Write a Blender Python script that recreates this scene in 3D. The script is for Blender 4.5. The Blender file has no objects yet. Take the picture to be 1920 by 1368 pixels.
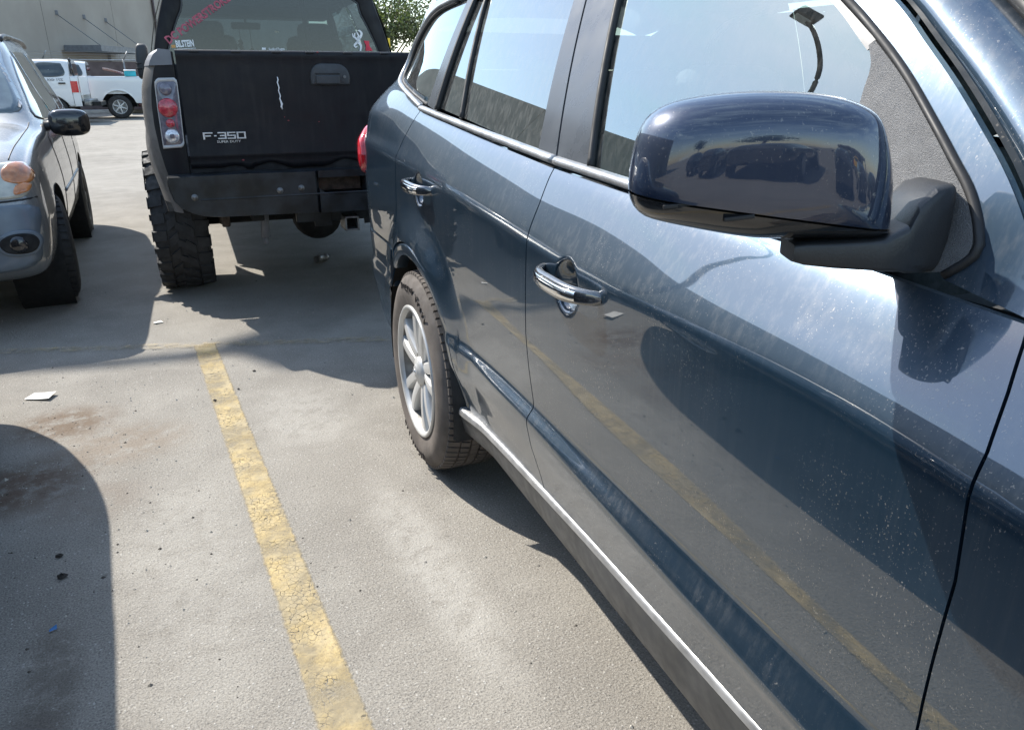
import bpy, bmesh, math, random
import numpy as np
from mathutils import Vector, Matrix
from mathutils.bvhtree import BVHTree

R = math.radians
sc = bpy.context.scene
random.seed(7)
rng = np.random.default_rng(7)

# ------------------------------------------------------------------ camera, sky, sun, exposure
cam_d = bpy.data.cameras.new("camera")
cam = bpy.data.objects.new("camera", cam_d)
sc.collection.objects.link(cam)
cam.location = (0, 0, 1.345)
cam.rotation_euler = (R(90 - 20.98), 0, -0.466)
cam_d.sensor_fit = 'HORIZONTAL'
cam_d.sensor_width = 36
cam_d.lens = 26.25
cam_d.clip_start = 0.05
cam_d.clip_end = 3000
sc.camera = cam

SUN = Vector((-0.46, 0.90, 1.0)).normalized()          # towards the sun
sun_el = math.asin(SUN.z)
sun_rot = math.atan2(SUN.x, SUN.y)
w = bpy.data.worlds.new("World")
sc.world = w
w.use_nodes = True
nt = w.node_tree
nt.nodes.clear()
sky = nt.nodes.new('ShaderNodeTexSky')
sky.sky_type = 'NISHITA'
sky.sun_disc = False
sky.sun_elevation = sun_el
sky.sun_rotation = sun_rot
sky.air_density = 1.15
sky.dust_density = 0.7
sky.ozone_density = 1.0
bg = nt.nodes.new('ShaderNodeBackground')
bg.inputs['Strength'].default_value = 0.15
# thin high cloud veil: pale streaks mixed into the sky colour
tc = nt.nodes.new('ShaderNodeTexCoord')
mp = nt.nodes.new('ShaderNodeMapping')
mp.inputs['Scale'].default_value = (1.6, 1.6, 5.0)
cn = nt.nodes.new('ShaderNodeTexNoise')
cn.inputs['Scale'].default_value = 2.2
cn.inputs['Detail'].default_value = 7
cn.inputs['Roughness'].default_value = 0.55
cr = nt.nodes.new('ShaderNodeMapRange')
cr.inputs['From Min'].default_value = 0.47
cr.inputs['From Max'].default_value = 0.72
cr.inputs['To Max'].default_value = 0.55
mixc = nt.nodes.new('ShaderNodeMix')
mixc.data_type = 'RGBA'
mixc.inputs[7].default_value = (5.4, 7.2, 8.4, 1)
out = nt.nodes.new('ShaderNodeOutputWorld')
nt.links.new(tc.outputs['Generated'], mp.inputs['Vector'])
nt.links.new(mp.outputs['Vector'], cn.inputs['Vector'])
nt.links.new(cn.outputs['Fac'], cr.inputs['Value'])
nt.links.new(cr.outputs['Result'], mixc.inputs[0])
nt.links.new(sky.outputs['Color'], mixc.inputs[6])
nt.links.new(mixc.outputs[2], bg.inputs['Color'])
nt.links.new(bg.outputs['Background'], out.inputs['Surface'])

sd = bpy.data.lights.new("sun", 'SUN')
sd.energy = 4.3
sd.angle = R(0.53)
sd.color = (1.0, 0.95, 0.865)
sun = bpy.data.objects.new("sun", sd)
sc.collection.objects.link(sun)
sun.rotation_euler = (-SUN).to_track_quat('-Z', 'Y').to_euler()

sc.view_settings.view_transform = 'Standard'
sc.view_settings.look = 'None'
sc.view_settings.exposure = 0.96
sc.view_settings.gamma = 1.0
try:
    sc.view_settings.use_curve_mapping = False
except Exception:
    pass
sc.render.engine = 'CYCLES'
sc.cycles.max_bounces = 8
sc.cycles.transparent_max_bounces = 16
sc.cycles.use_denoising = True

# ------------------------------------------------------------------ helpers: meshes
COL = sc.collection

def link_mesh(name, V, F, mat=None, parent=None, smooth=True):
    me = bpy.data.meshes.new(name)
    me.from_pydata([tuple(map(float, v)) for v in V], [], [tuple(int(i) for i in f) for f in F])
    me.validate(clean_customdata=False)
    if smooth:
        me.shade_smooth()
    if mat is not None:
        me.materials.append(mat)
    o = bpy.data.objects.new(name, me)
    COL.objects.link(o)
    if parent is not None:
        o.parent = parent
    return o

class MB:
    """collects shapes for ONE mesh object"""
    def __init__(s):
        s.V = []; s.F = []
    def add(s, V, F):
        b = len(s.V)
        s.V.extend([tuple(map(float, v)) for v in V])
        s.F.extend([tuple(int(i) + b for i in f) for f in F])
        return s
    def box(s, c, size, bev=0.0, M=None):
        hx, hy, hz = (d / 2 for d in size)
        V = []; F = []
        if bev <= 0:
            V = [(sx * hx, sy * hy, sz * hz) for sx in (-1, 1) for sy in (-1, 1) for sz in (-1, 1)]
            F = [(0, 1, 3, 2), (4, 6, 7, 5), (0, 4, 5, 1), (2, 3, 7, 6), (0, 2, 6, 4), (1, 5, 7, 3)]
        else:
            bm = bmesh.new()
            bmesh.ops.create_cube(bm, size=1)
            for v in bm.verts:
                v.co = Vector((v.co.x * size[0], v.co.y * size[1], v.co.z * size[2]))
            bmesh.ops.bevel(bm, geom=list(bm.edges), offset=min(bev, .49 * min(size)), segments=2, affect='EDGES', profile=.5)
            bm.verts.index_update()
            V = [tuple(v.co) for v in bm.verts]
            F = [[v.index for v in f.verts] for f in bm.faces]
            bm.free()
        if M is not None:
            V = [tuple(M @ Vector(v)) for v in V]
        V = [(v[0] + c[0], v[1] + c[1], v[2] + c[2]) for v in V]
        return s.add(V, F)
    def grid(s, P, closed_u=False, closed_v=False, flip=False):
        P = np.asarray(P, float)
        nu, nv = P.shape[:2]
        F = []
        for i in range(nu if closed_u else nu - 1):
            i2 = (i + 1) % nu
            for j in range(nv if closed_v else nv - 1):
                j2 = (j + 1) % nv
                f = (i * nv + j, i2 * nv + j, i2 * nv + j2, i * nv + j2)
                F.append(f[::-1] if flip else f)
        return s.add(P.reshape(-1, 3), F)
    def cyl(s, p0, p1, r0, r1=None, n=20, caps=True):
        r1 = r0 if r1 is None else r1
        p0 = Vector(p0); p1 = Vector(p1)
        q = (p1 - p0).to_track_quat('Z', 'Y').to_matrix()
        V = []
        for k in range(n):
            a = 2 * math.pi * k / n
            V.append(p0 + q @ Vector((r0 * math.cos(a), r0 * math.sin(a), 0)))
        for k in range(n):
            a = 2 * math.pi * k / n
            V.append(p1 + q @ Vector((r1 * math.cos(a), r1 * math.sin(a), 0)))
        F = [(k, (k + 1) % n, n + (k + 1) % n, n + k) for k in range(n)]
        if caps:
            F += [tuple(range(n))[::-1], tuple(range(n, 2 * n))]
        return s.add(V, F)
    def tube(s, pts, r, n=8, caps=True, sx=1.0, up=None):
        pts = [Vector(p) for p in pts]
        rs = r if hasattr(r, '__len__') else [r] * len(pts)
        V = []
        for i, p in enumerate(pts):
            t = (pts[min(i + 1, len(pts) - 1)] - pts[max(i - 1, 0)]).normalized()
            u = Vector(up) if up is not None else (Vector((0, 0, 1)) if abs(t.z) < .9 else Vector((0, 1, 0)))
            a = t.cross(u).normalized(); b = a.cross(t).normalized()
            for k in range(n):
                an = 2 * math.pi * k / n
                V.append(p + a * (rs[i] * sx * math.cos(an)) + b * (rs[i] * math.sin(an)))
        F = []
        for i in range(len(pts) - 1):
            for k in range(n):
                k2 = (k + 1) % n
                F.append((i * n + k, i * n + k2, (i + 1) * n + k2, (i + 1) * n + k))
        if caps:
            m = (len(pts) - 1) * n
            F += [tuple(range(n))[::-1], tuple(range(m, m + n))]
        return s.add(V, F)
    def lathe(s, prof, n=48, c=(0, 0, 0), a0=0.0, a1=2 * math.pi, axis='X'):
        """prof: (radius, along axis)"""
        full = abs(a1 - a0 - 2 * math.pi) < 1e-6
        m = n if full else n + 1
        P = np.zeros((m, len(prof), 3))
        for k in range(m):
            a = a0 + (a1 - a0) * k / n
            for j, (r, x) in enumerate(prof):
                if axis == 'X':
                    P[k, j] = (c[0] + x, c[1] + r * math.cos(a), c[2] + r * math.sin(a))
                elif axis == 'Z':
                    P[k, j] = (c[0] + r * math.cos(a), c[1] + r * math.sin(a), c[2] + x)
                else:
                    P[k, j] = (c[0] + r * math.cos(a), c[1] + x, c[2] + r * math.sin(a))
        return s.grid(P, closed_u=full)
    def prism(s, poly, f0, f1):
        """poly of 2-d points; f0, f1 map a 2-d point to the two 3-d faces"""
        n = len(poly)
        V = [f0(p) for p in poly] + [f1(p) for p in poly]
        F = [tuple(range(n))[::-1], tuple(range(n, 2 * n))] + [(k, (k + 1) % n, n + (k + 1) % n, n + k) for k in range(n)]
        return s.add(V, F)
    def ell(s, c, r, nu=16, nv=10, p=1.0):
        P = np.zeros((nu, nv + 1, 3))
        sg = lambda v: math.copysign(abs(v) ** p, v)
        for i in range(nu):
            a = 2 * math.pi * i / nu
            for j in range(nv + 1):
                b = -math.pi / 2 + math.pi * j / nv
                P[i, j] = (c[0] + r[0] * sg(math.cos(b)) * sg(math.cos(a)), c[1] + r[1] * sg(math.cos(b)) * sg(math.sin(a)), c[2] + r[2] * sg(math.sin(b)))
        return s.grid(P, closed_u=True)
    def xf(s, M):
        s.V = [tuple(M @ Vector(v)) for v in s.V]
        return s
    def build(s, name, mat, parent=None, smooth=True):
        o = link_mesh(name, s.V, s.F, mat, parent, smooth)
        return o

def fix_normals(o):
    bm = bmesh.new(); bm.from_mesh(o.data)
    bmesh.ops.recalc_face_normals(bm, faces=bm.faces)
    bm.to_mesh(o.data); bm.free()
    return o

def sharp(o, ang=35):
    """split shading at hard edges"""
    o.data.shade_smooth()
    try:
        o.data.set_sharp_from_angle(angle=R(ang))
    except Exception:
        pass
    return o

def thing(name, label, cat, loc=(0, 0, 0), rz=0.0, group=None):
    o = bpy.data.objects.new(name, None)
    o.empty_display_size = .2
    COL.objects.link(o)
    o.location = loc; o.rotation_euler = (0, 0, rz)
    return tag(o, label, cat, group)

def tag(o, label=None, cat=None, group=None, kind=None):
    if label: o['label'] = label
    if cat: o['category'] = cat
    if group: o['group'] = group
    if kind: o['kind'] = kind
    return o

def copy_tree(o, parent=None):
    c = o.copy(); COL.objects.link(c)
    if parent is not None: c.parent = parent
    for ch in list(o.children):
        copy_tree(ch, c)
    return c

def cat_rom(pts, n=8, closed=False):
    """Catmull-Rom through points"""
    P = [np.asarray(p, float) for p in pts]
    m = len(P); outp = []
    rg = range(m) if closed else range(m - 1)
    for i in rg:
        if closed:
            a, b, c, d = P[i - 1], P[i], P[(i + 1) % m], P[(i + 2) % m]
        else:
            a = P[i - 1] if i > 0 else 2 * P[0] - P[1]
            b, c = P[i], P[i + 1]
            d = P[i + 2] if i + 2 < m else 2 * P[-1] - P[-2]
        for k in range(n):
            t = k / n
            outp.append(.5 * (2 * b + (c - a) * t + (2 * a - 5 * b + 4 * c - d) * t * t + (-a + 3 * b - 3 * c + d) * t ** 3))
    if not closed: outp.append(P[-1])
    return outp

def resample(pts, n):
    P = np.array([np.asarray(p, float) for p in pts])
    d = np.r_[0, np.cumsum(np.linalg.norm(np.diff(P, axis=0), axis=1))]
    t = np.linspace(0, d[-1], n)
    return np.stack([np.interp(t, d, P[:, k]) for k in range(P.shape[1])], 1)

def sstep(a, b, x):
    t = np.clip((np.asarray(x, float) - a) / (b - a), 0, 1)
    return t * t * (3 - 2 * t)

_txt_cache = {}
def text_shape(s, size=1.0, extrude=0.0, align='LEFT', bold=0.0):
    key = (s, size, extrude, align, bold)
    if key in _txt_cache: return _txt_cache[key]
    cu = bpy.data.curves.new("tmp", 'FONT')
    cu.body = s; cu.size = size; cu.extrude = extrude; cu.align_x = align
    cu.offset = bold
    cu.resolution_u = 2
    o = bpy.data.objects.new("tmp", cu); COL.objects.link(o)
    dg = bpy.context.evaluated_depsgraph_get()
    me = bpy.data.meshes.new_from_object(o.evaluated_get(dg))
    V = [tuple(v.co) for v in me.vertices]; F = [tuple(p.vertices) for p in me.polygons]
    bpy.data.objects.remove(o); bpy.data.meshes.remove(me); bpy.data.curves.remove(cu)
    _txt_cache[key] = (V, F)
    return V, F

# ------------------------------------------------------------------ helpers: materials
def newmat(name):
    m = bpy.data.materials.new(name)
    m.use_nodes = True
    nt = m.node_tree
    return m, nt, nt.nodes['Principled BSDF']

def nd(nt, typ, **kw):
    n = nt.nodes.new(typ)
    for k, v in kw.items():
        if k in ('operation', 'data_type', 'blend_type', 'feature', 'interpolation_type', 'distance', 'noise_dimensions', 'voronoi_dimensions', 'gradient_type'):
            setattr(n, k, v)
        else:
            n.inputs[k].default_value = v
    return n

def coords(nt, scale=(1, 1, 1), kind='Object', loc=(0, 0, 0), rot=(0, 0, 0)):
    t = nt.nodes.new('ShaderNodeTexCoord')
    m = nt.nodes.new('ShaderNodeMapping')
    m.inputs['Scale'].default_value = scale
    m.inputs['Location'].default_value = loc
    m.inputs['Rotation'].default_value = rot
    nt.links.new(t.outputs[kind], m.inputs['Vector'])
    return m.outputs['Vector']

def noise(nt, vec, scale, detail=4, rough=.55, dist=0.0):
    n = nd(nt, 'ShaderNodeTexNoise', Scale=scale, Detail=detail, Roughness=rough, Distortion=dist)
    nt.links.new(vec, n.inputs['Vector'])
    return n.outputs['Fac']

def ramp(nt, fac, a, b, ta=0.0, tb=1.0):
    n = nt.nodes.new('ShaderNodeMapRange')
    n.inputs['From Min'].default_value = a; n.inputs['From Max'].default_value = b
    n.inputs['To Min'].default_value = ta; n.inputs['To Max'].default_value = tb
    n.interpolation_type = 'SMOOTHSTEP'
    nt.links.new(fac, n.inputs['Value'])
    return n.outputs['Result']

def mth(nt, op, a, b=None):
    n = nt.nodes.new('ShaderNodeMath'); n.operation = op
    for i, x in enumerate((a, b)):
        if x is None: continue
        if isinstance(x, (int, float)): n.inputs[i].default_value = x
        else: nt.links.new(x, n.inputs[i])
    return n.outputs['Value']

def mixc_(nt, fac, a, b):
    n = nt.nodes.new('ShaderNodeMix'); n.data_type = 'RGBA'
    if isinstance(fac, (int, float)): n.inputs[0].default_value = fac
    else: nt.links.new(fac, n.inputs[0])
    for i, x in ((6, a), (7, b)):
        if isinstance(x, (tuple, list)): n.inputs[i].default_value = (*x[:3], 1)
        else: nt.links.new(x, n.inputs[i])
    return n.outputs[2]

def bump(nt, bs, h, strength=.3, dist=.01):
    b = nt.nodes.new('ShaderNodeBump')
    b.inputs['Strength'].default_value = strength
    b.inputs['Distance'].default_value = dist
    nt.links.new(h, b.inputs['Height'])
    nt.links.new(b.outputs['Normal'], bs.inputs['Normal'])

def plain(name, col, rough=.5, metal=0.0, coat=0.0, spec=.5, var=.15, vs=6.0, bmp=0.0, bs_=80.0, coat_r=.03):
    """procedural: base colour broken up by noise"""
    m, nt, b = newmat(name)
    v = coords(nt)
    n = noise(nt, v, vs, 5)
    lo = tuple(c * (1 - var) for c in col); hi = tuple(min(1, c * (1 + var)) for c in col)
    nt.links.new(mixc_(nt, ramp(nt, n, .3, .7), lo, hi), b.inputs['Base Color'])
    nt.links.new(ramp(nt, noise(nt, v, vs * 3, 4), .25, .75, max(0, rough * .8), min(1, rough * 1.2)), b.inputs['Roughness'])
    b.inputs['Metallic'].default_value = metal
    b.inputs['Coat Weight'].default_value = coat
    b.inputs['Coat Roughness'].default_value = coat_r
    b.inputs['Specular IOR Level'].default_value = spec
    if bmp > 0:
        bump(nt, b, noise(nt, v, bs_, 3), bmp, .004)
    return m

def paint(name, col, dust=.2, dustcol=(.40, .37, .33), metal=.35, rough=.42, streak=1.0, coat_r=.012, specks=1.0, coat_ior=2.05):
    """car paint with clear coat, road dust, run marks and specks"""
    m, nt, b = newmat(name)
    v = coords(nt)
    vs = coords(nt, (70, 70, 2.2))
    vf = coords(nt, (170, 170, 170))
    big = ramp(nt, noise(nt, v, 1.7, 4), .3, .75)
    runs = ramp(nt, noise(nt, vs, 1.0, 4, .7), .42, .72)
    runs = mth(nt, 'MULTIPLY', runs, ramp(nt, noise(nt, v, 3.5, 4), .35, .62, .25, 1.0))
    fine = noise(nt, vf, 1.0, 3, .6)
    spk = ramp(nt, fine, .655, .715)
    spk2 = ramp(nt, noise(nt, coords(nt, (420, 420, 260)), 1.0, 2, .5), .655, .70)
    g = nt.nodes.new('ShaderNodeNewGeometry')
    sep = nt.nodes.new('ShaderNodeSeparateXYZ'); nt.links.new(g.outputs['Normal'], sep.inputs[0])
    upf = ramp(nt, sep.outputs['Z'], .14, .48, .95, 3.3)          # dust settles on surfaces that face up
    d = mth(nt, 'ADD', mth(nt, 'MULTIPLY', big, .45), mth(nt, 'MULTIPLY', runs, .75 * streak))
    d = mth(nt, 'ADD', mth(nt, 'MULTIPLY', d, .85), .12)
    d = mth(nt, 'MULTIPLY', d, mth(nt, 'MULTIPLY', upf, dust))
    s = mth(nt, 'MULTIPLY', mth(nt, 'MAXIMUM', spk, mth(nt, 'MULTIPLY', spk2, .8)), .42 * specks)
    # clumped: specks only where a second noise allows
    s = mth(nt, 'MULTIPLY', s, ramp(nt, noise(nt, v, 9, 4), .38, .66))
    f = mth(nt, 'MINIMUM', mth(nt, 'ADD', d, s), .9)
    nt.links.new(mixc_(nt, f, col, dustcol), b.inputs['Base Color'])
    nt.links.new(mth(nt, 'MULTIPLY', mth(nt, 'SUBTRACT', 1.0, f), metal), b.inputs['Metallic'])
    b.inputs['Roughness'].default_value = rough
    nt.links.new(mth(nt, 'SUBTRACT', 1.0, mth(nt, 'MULTIPLY', f, .75)), b.inputs['Coat Weight'])
    nt.links.new(mth(nt, 'ADD', mth(nt, 'MULTIPLY', f, .10), coat_r), b.inputs['Coat Roughness'])
    b.inputs['Coat IOR'].default_value = coat_ior
    # faint orange peel
    bump(nt, b, noise(nt, v, 240, 2), .02, .0006)
    return m

def glass(name, tint, dust=.05, dustcol=(.5, .49, .46), ior=1.5, refl=(1, 1, 1)):
    m = bpy.data.materials.new(name); m.use_nodes = True
    nt = m.node_tree; nt.nodes.clear()
    o = nt.nodes.new('ShaderNodeOutputMaterial')
    fr = nd(nt, 'ShaderNodeFresnel', IOR=ior)
    tr = nd(nt, 'ShaderNodeBsdfTransparent', Color=(*tint, 1))
    gl = nd(nt, 'ShaderNodeBsdfGlossy', Roughness=0.0, Color=(*refl, 1))
    df = nd(nt, 'ShaderNodeBsdfDiffuse', Color=(*dustcol, 1))
    mx = nt.nodes.new('ShaderNodeMixShader')
    # two surfaces of a pane reflect about twice what one does
    f2 = mth(nt, 'MINIMUM', mth(nt, 'MULTIPLY', fr.outputs[0], 1.8), 1.0)
    nt.links.new(f2, mx.inputs[0])
    nt.links.new(tr.outputs[0], mx.inputs[1]); nt.links.new(gl.outputs[0], mx.inputs[2])
    m2 = nt.nodes.new('ShaderNodeMixShader')
    v = coords(nt)
    run = ramp(nt, noise(nt, coords(nt, (90, 90, 3)), 1.0, 3, .6), .4, .75)
    spk = ramp(nt, noise(nt, coords(nt, (210, 210, 120)), 1.0, 3, .6), .66, .76)
    dd = mth(nt, 'ADD', mth(nt, 'MULTIPLY', run, dust), mth(nt, 'MULTIPLY', spk, dust * 2.6))
    dd = mth(nt, 'ADD', dd, dust * .35)
    nt.links.new(mth(nt, 'MINIMUM', dd, .8), m2.inputs[0])
    nt.links.new(mx.outputs[0], m2.inputs[1]); nt.links.new(df.outputs[0], m2.inputs[2])
    nt.links.new(m2.outputs[0], o.inputs['Surface'])
    return m
# ------------------------------------------------------------------ ground
def asphalt_color(nt):
    v = coords(nt, kind='Object')
    a = ramp(nt, noise(nt, v, .55, 6, .6), .3, .7)
    base = mixc_(nt, a, (.192, .176, .153), (.262, .242, .212))
    b = ramp(nt, noise(nt, v, 3.1, 5, .65), .35, .72)
    base = mixc_(nt, mth(nt, 'MULTIPLY', b, .35), base, (.385, .362, .32))
    # worn tyre-dark patches
    dk = ramp(nt, noise(nt, v, 1.4, 5, .6, .6), .55, .74)
    base = mixc_(nt, mth(nt, 'MULTIPLY', dk, .34), base, (.115, .108, .10))
    # aggregate
    ag = noise(nt, v, 190, 3, .7)
    base = mixc_(nt, mth(nt, 'MULTIPLY', ramp(nt, ag, .50, .66), .42), base, (.46, .44, .40))
    base = mixc_(nt, mth(nt, 'MULTIPLY', ramp(nt, ag, .48, .34), .62), base, (.065, .062, .058))
    vo = nd(nt, 'ShaderNodeTexVoronoi', Scale=95.0); nt.links.new(v, vo.inputs['Vector'])
    sepc = nt.nodes.new('ShaderNodeSeparateColor'); nt.links.new(vo.outputs['Color'], sepc.inputs[0])
    st = mth(nt, 'MULTIPLY', ramp(nt, vo.outputs['Distance'], .34, .22), ramp(nt, sepc.outputs[0], .86, .93))
    base = mixc_(nt, mth(nt, 'MULTIPLY', st, .42), base, (.60, .58, .54))
    vo2 = nd(nt, 'ShaderNodeTexVoronoi', Scale=42.0); nt.links.new(v, vo2.inputs['Vector'])
    sep2 = nt.nodes.new('ShaderNodeSeparateColor'); nt.links.new(vo2.outputs['Color'], sep2.inputs[0])
    st2 = mth(nt, 'MULTIPLY', ramp(nt, vo2.outputs['Distance'], .26, .16), ramp(nt, sep2.outputs[1], .965, .985))
    base = mixc_(nt, mth(nt, 'MULTIPLY', st2, .5), base, (.09, .08, .07))
    # brown soil spilled beside the left-hand car
    def blot(cx, cy, sx, sy, rz=0):
        q = coords(nt, (1 / sx, 1 / sy, 0), loc=(-cx / sx, -cy / sy, 0))
        gr = nt.nodes.new('ShaderNodeTexGradient'); gr.gradient_type = 'SPHERICAL'
        nt.links.new(q, gr.inputs[0])
        return mth(nt, 'MULTIPLY', ramp(nt, gr.outputs['Fac'], .0, .7), ramp(nt, noise(nt, v, 14, 5, .7), .30, .58))
    for cx, cy, sx, sy, k, c in ((-.40, 3.36, .27, .24, .95, (.155, .115, .083)), (-.20, 3.05, .36, .26, .6, (.20, .155, .115)),
                                 (-.52, 2.83, .30, .28, .9, (.12, .082, .058)), (-.30, 2.62, .28, .20, .35, (.18, .14, .11)),
                                 (-.36, 1.75, .10, .32, .6, (.10, .085, .07)), (-.42, 1.45, .16, .30, .5, (.11, .09, .075))):
        base = mixc_(nt, mth(nt, 'MULTIPLY', blot(cx, cy, sx, sy), k), base, c)
    # pale dried run-off beside the car
    for cx, cy, sx, sy, k in ((.62, 1.75, .13, .75, .30), (.52, 3.0, .25, .45, .22), (-.02, 2.1, .25, .9, .18)):
        base = mixc_(nt, mth(nt, 'MULTIPLY', blot(cx, cy, sx, sy), k), base, (.52, .50, .46))
    return base, v, ag, st

m_asphalt, nt, b = newmat("asphalt")
base, v, ag, st = asphalt_color(nt)
nt.links.new(base, b.inputs['Base Color'])
b.inputs['Roughness'].default_value = .9
b.inputs['Specular IOR Level'].default_value = .25
h = mth(nt, 'ADD', mth(nt, 'MULTIPLY', ag, .7), mth(nt, 'MULTIPLY', noise(nt, v, 60, 4, .6), .8))
h = mth(nt, 'ADD', h, mth(nt, 'MULTIPLY', st, .25))
bump(nt, b, h, .8, .006)

m_stripe = bpy.data.materials.new("worn_yellow_paint"); m_stripe.use_nodes = True
nt = m_stripe.node_tree; b = nt.nodes['Principled BSDF']
v = coords(nt)
pa = ramp(nt, noise(nt, v, 9, 5, .65), .3, .72)
colr = mixc_(nt, pa, (.40, .30, .13), (.50, .385, .19))
colr = mixc_(nt, mth(nt, 'MULTIPLY', ramp(nt, noise(nt, v, 170, 3, .7), .52, .38), .5), colr, (.20, .15, .08))
colr = mixc_(nt, mth(nt, 'MULTIPLY', ramp(nt, noise(nt, v, 6.5, 6, .7), .36, .60), .68), colr, (.28, .24, .165))
b.inputs['Roughness'].default_value = .75
nt.links.new(colr, b.inputs['Base Color'])
vd = nt.nodes.new('ShaderNodeVectorMath'); vd.operation = 'ADD'
nz = nd(nt, 'ShaderNodeTexNoise', Scale=26.0, Detail=4.0); nt.links.new(v, nz.inputs['Vector'])
sc_ = nt.nodes.new('ShaderNodeVectorMath'); sc_.operation = 'SCALE'; sc_.inputs['Scale'].default_value = .018
nt.links.new(nz.outputs['Color'], sc_.inputs[0]); nt.links.new(v, vd.inputs[0]); nt.links.new(sc_.outputs[0], vd.inputs[1])
vc = nd(nt, 'ShaderNodeTexVoronoi', feature='DISTANCE_TO_EDGE', Scale=52.0); nt.links.new(vd.outputs[0], vc.inputs['Vector'])
crack = mth(nt, 'MULTIPLY', ramp(nt, vc.outputs['Distance'], .045, .012), ramp(nt, noise(nt, v, 5, 3), .40, .55))
wear = mth(nt, 'MAXIMUM', ramp(nt, noise(nt, v, 38, 6, .72), .60, .68), mth(nt, 'MULTIPLY', ramp(nt, noise(nt, v, 4.0, 5, .7), .42, .62), .62))
uv = nt.nodes.new('ShaderNodeUVMap')
sepu = nt.nodes.new('ShaderNodeSeparateXYZ'); nt.links.new(uv.outputs[0], sepu.inputs[0])
edge = mth(nt, 'ABSOLUTE', mth(nt, 'SUBTRACT', sepu.outputs['X'], .5))
ew = ramp(nt, mth(nt, 'ADD', edge, mth(nt, 'MULTIPLY', mth(nt, 'SUBTRACT', noise(nt, v, 55, 5, .7), .5), .22)), .37, .50)
endw = ramp(nt, mth(nt, 'ADD', sepu.outputs['Y'], mth(nt, 'MULTIPLY', mth(nt, 'SUBTRACT', noise(nt, v, 24, 5, .7), .5), .5)), .75, 1.02)
hole = mth(nt, 'MAXIMUM', mth(nt, 'MAXIMUM', crack, mth(nt, 'MULTIPLY', wear, .85)), mth(nt, 'MAXIMUM', ew, endw))
tr = nt.nodes.new('ShaderNodeBsdfTransparent')
mx = nt.nodes.new('ShaderNodeMixShader')
nt.links.new(hole, mx.inputs[0]); nt.links.new(b.outputs[0], mx.inputs[1]); nt.links.new(tr.outputs[0], mx.inputs[2])
nt.links.new(mx.outputs[0], nt.nodes['Material Output'].inputs['Surface'])
bump(nt, b, noise(nt, v, 150, 3, .7), .5, .003)

g = MB()
xs = [-600, -120, -40, -14, -5, -1, 1, 4, 14, 40, 120, 600]
ys = [-600, -120, -40, -14, -4, 0, 4, 9, 16, 40, 120, 600]
g.grid([[(x, y, 0) for y in ys] for x in xs])
gr = g.build("ground", m_asphalt, smooth=False); tag(gr, kind='structure')

def stripe(p0, p1, wd, fade=0.0, z=.004):
    p0 = Vector((*p0, z)); p1 = Vector((*p1, z))
    d = (p1 - p0).normalized(); s = Vector((d.y, -d.x, 0)) * wd / 2
    n = max(4, int((p1 - p0).length / .3))
    V = []; F = []; U = []
    for k in range(n + 1):
        p = p0.lerp(p1, k / n); t = k / n * (p1 - p0).length
        e = max(0, 1 - ((p1 - p0).length - t) / .45) * .9 + fade
        V += [p - s, p + s]; U += [(0, e), (1, e)]
        if k: F.append((2 * k - 2, 2 * k - 1, 2 * k + 1, 2 * k))
    o = link_mesh("parking_line", V, F, m_stripe, smooth=False)
    l = o.data.uv_layers.new(name="UVMap")
    for poly in o.data.polygons:
        for li in poly.loop_indices:
            l.data[li].uv = U[o.data.loops[li].vertex_index]
    return tag(o, kind='structure')

stripe((.250, -3.2), (.226, 4.16), .118)
stripe((-3.6, 5.58), (3.9, 2.75), .085, .95, .008)
# ------------------------------------------------------------------ shared materials
m_navy = paint("navy_metallic_paint", (.0095, .040, .078), dust=.066, metal=.70, rough=.33, specks=1.4, streak=1.05, coat_ior=2.02)
m_navy_clean = paint("navy_mirror_paint", (.0045, .017, .050), dust=.045, metal=.5, rough=.36, specks=.9, streak=.4, coat_ior=1.72)
m_black_plastic = plain("black_plastic", (.022, .023, .025), .42, bmp=.12, bs_=420)
m_sail = plain("grained_black_plastic", (.105, .104, .104), .40, bmp=.55, bs_=700, vs=30)
m_gloss_black = plain("gloss_black", (.012, .013, .015), .14, coat=.6)
m_satin = plain("satin_pillar_film", (.055, .060, .068), .30, coat=.25, coat_r=.12)
m_trim = plain("dull_silver_trim", (.34, .345, .35), .34, metal=.55, var=.2, vs=14)
m_sill = plain("grey_sill_cladding", (.050, .053, .056), .48, metal=.15, var=.22, vs=9)
m_sill_top = plain("bright_sill_edge", (.29, .29, .29), .36, metal=.5, var=.2, vs=20)
m_rubber = plain("tyre_rubber", (.020, .0195, .019), .72, var=.3, vs=12, bmp=.1, bs_=300)
m_rubber_dusty = plain("dusty_tyre_rubber", (.098, .084, .074), .85, var=.25, vs=9, bmp=.1, bs_=300)
m_letter = plain("tyre_letter_rubber", (.028, .022, .02), .7)
m_seal = plain("rubber_seal", (.012, .012, .013), .6)
m_barrel = plain("shaded_dusty_alloy", (.17, .165, .155), .45, metal=.4, var=.3, vs=25)  # brake dust and the barrel's shade, both put into one darker alloy colour
m_alloy = plain("silver_alloy", (.50, .50, .49), .36, metal=.35, var=.1, vs=8)
m_chrome = plain("chrome", (.78, .79, .80), .07, metal=1.0, var=.06)
m_dark = plain("dark_underbody", (.012, .012, .012), .85)
m_steel = plain("dull_steel", (.20, .20, .195), .45, metal=.7, var=.3, vs=20)
m_rust = plain("rusty_steel", (.075, .055, .042), .8, var=.4, vs=30, bmp=.3)
m_brake = plain("brake_disc", (.28, .27, .26), .4, metal=.8, var=.2)
m_glass_front = glass("front_glass", (.36, .45, .46), .045, ior=2.1, refl=(.80, .96, 1.0))
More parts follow.
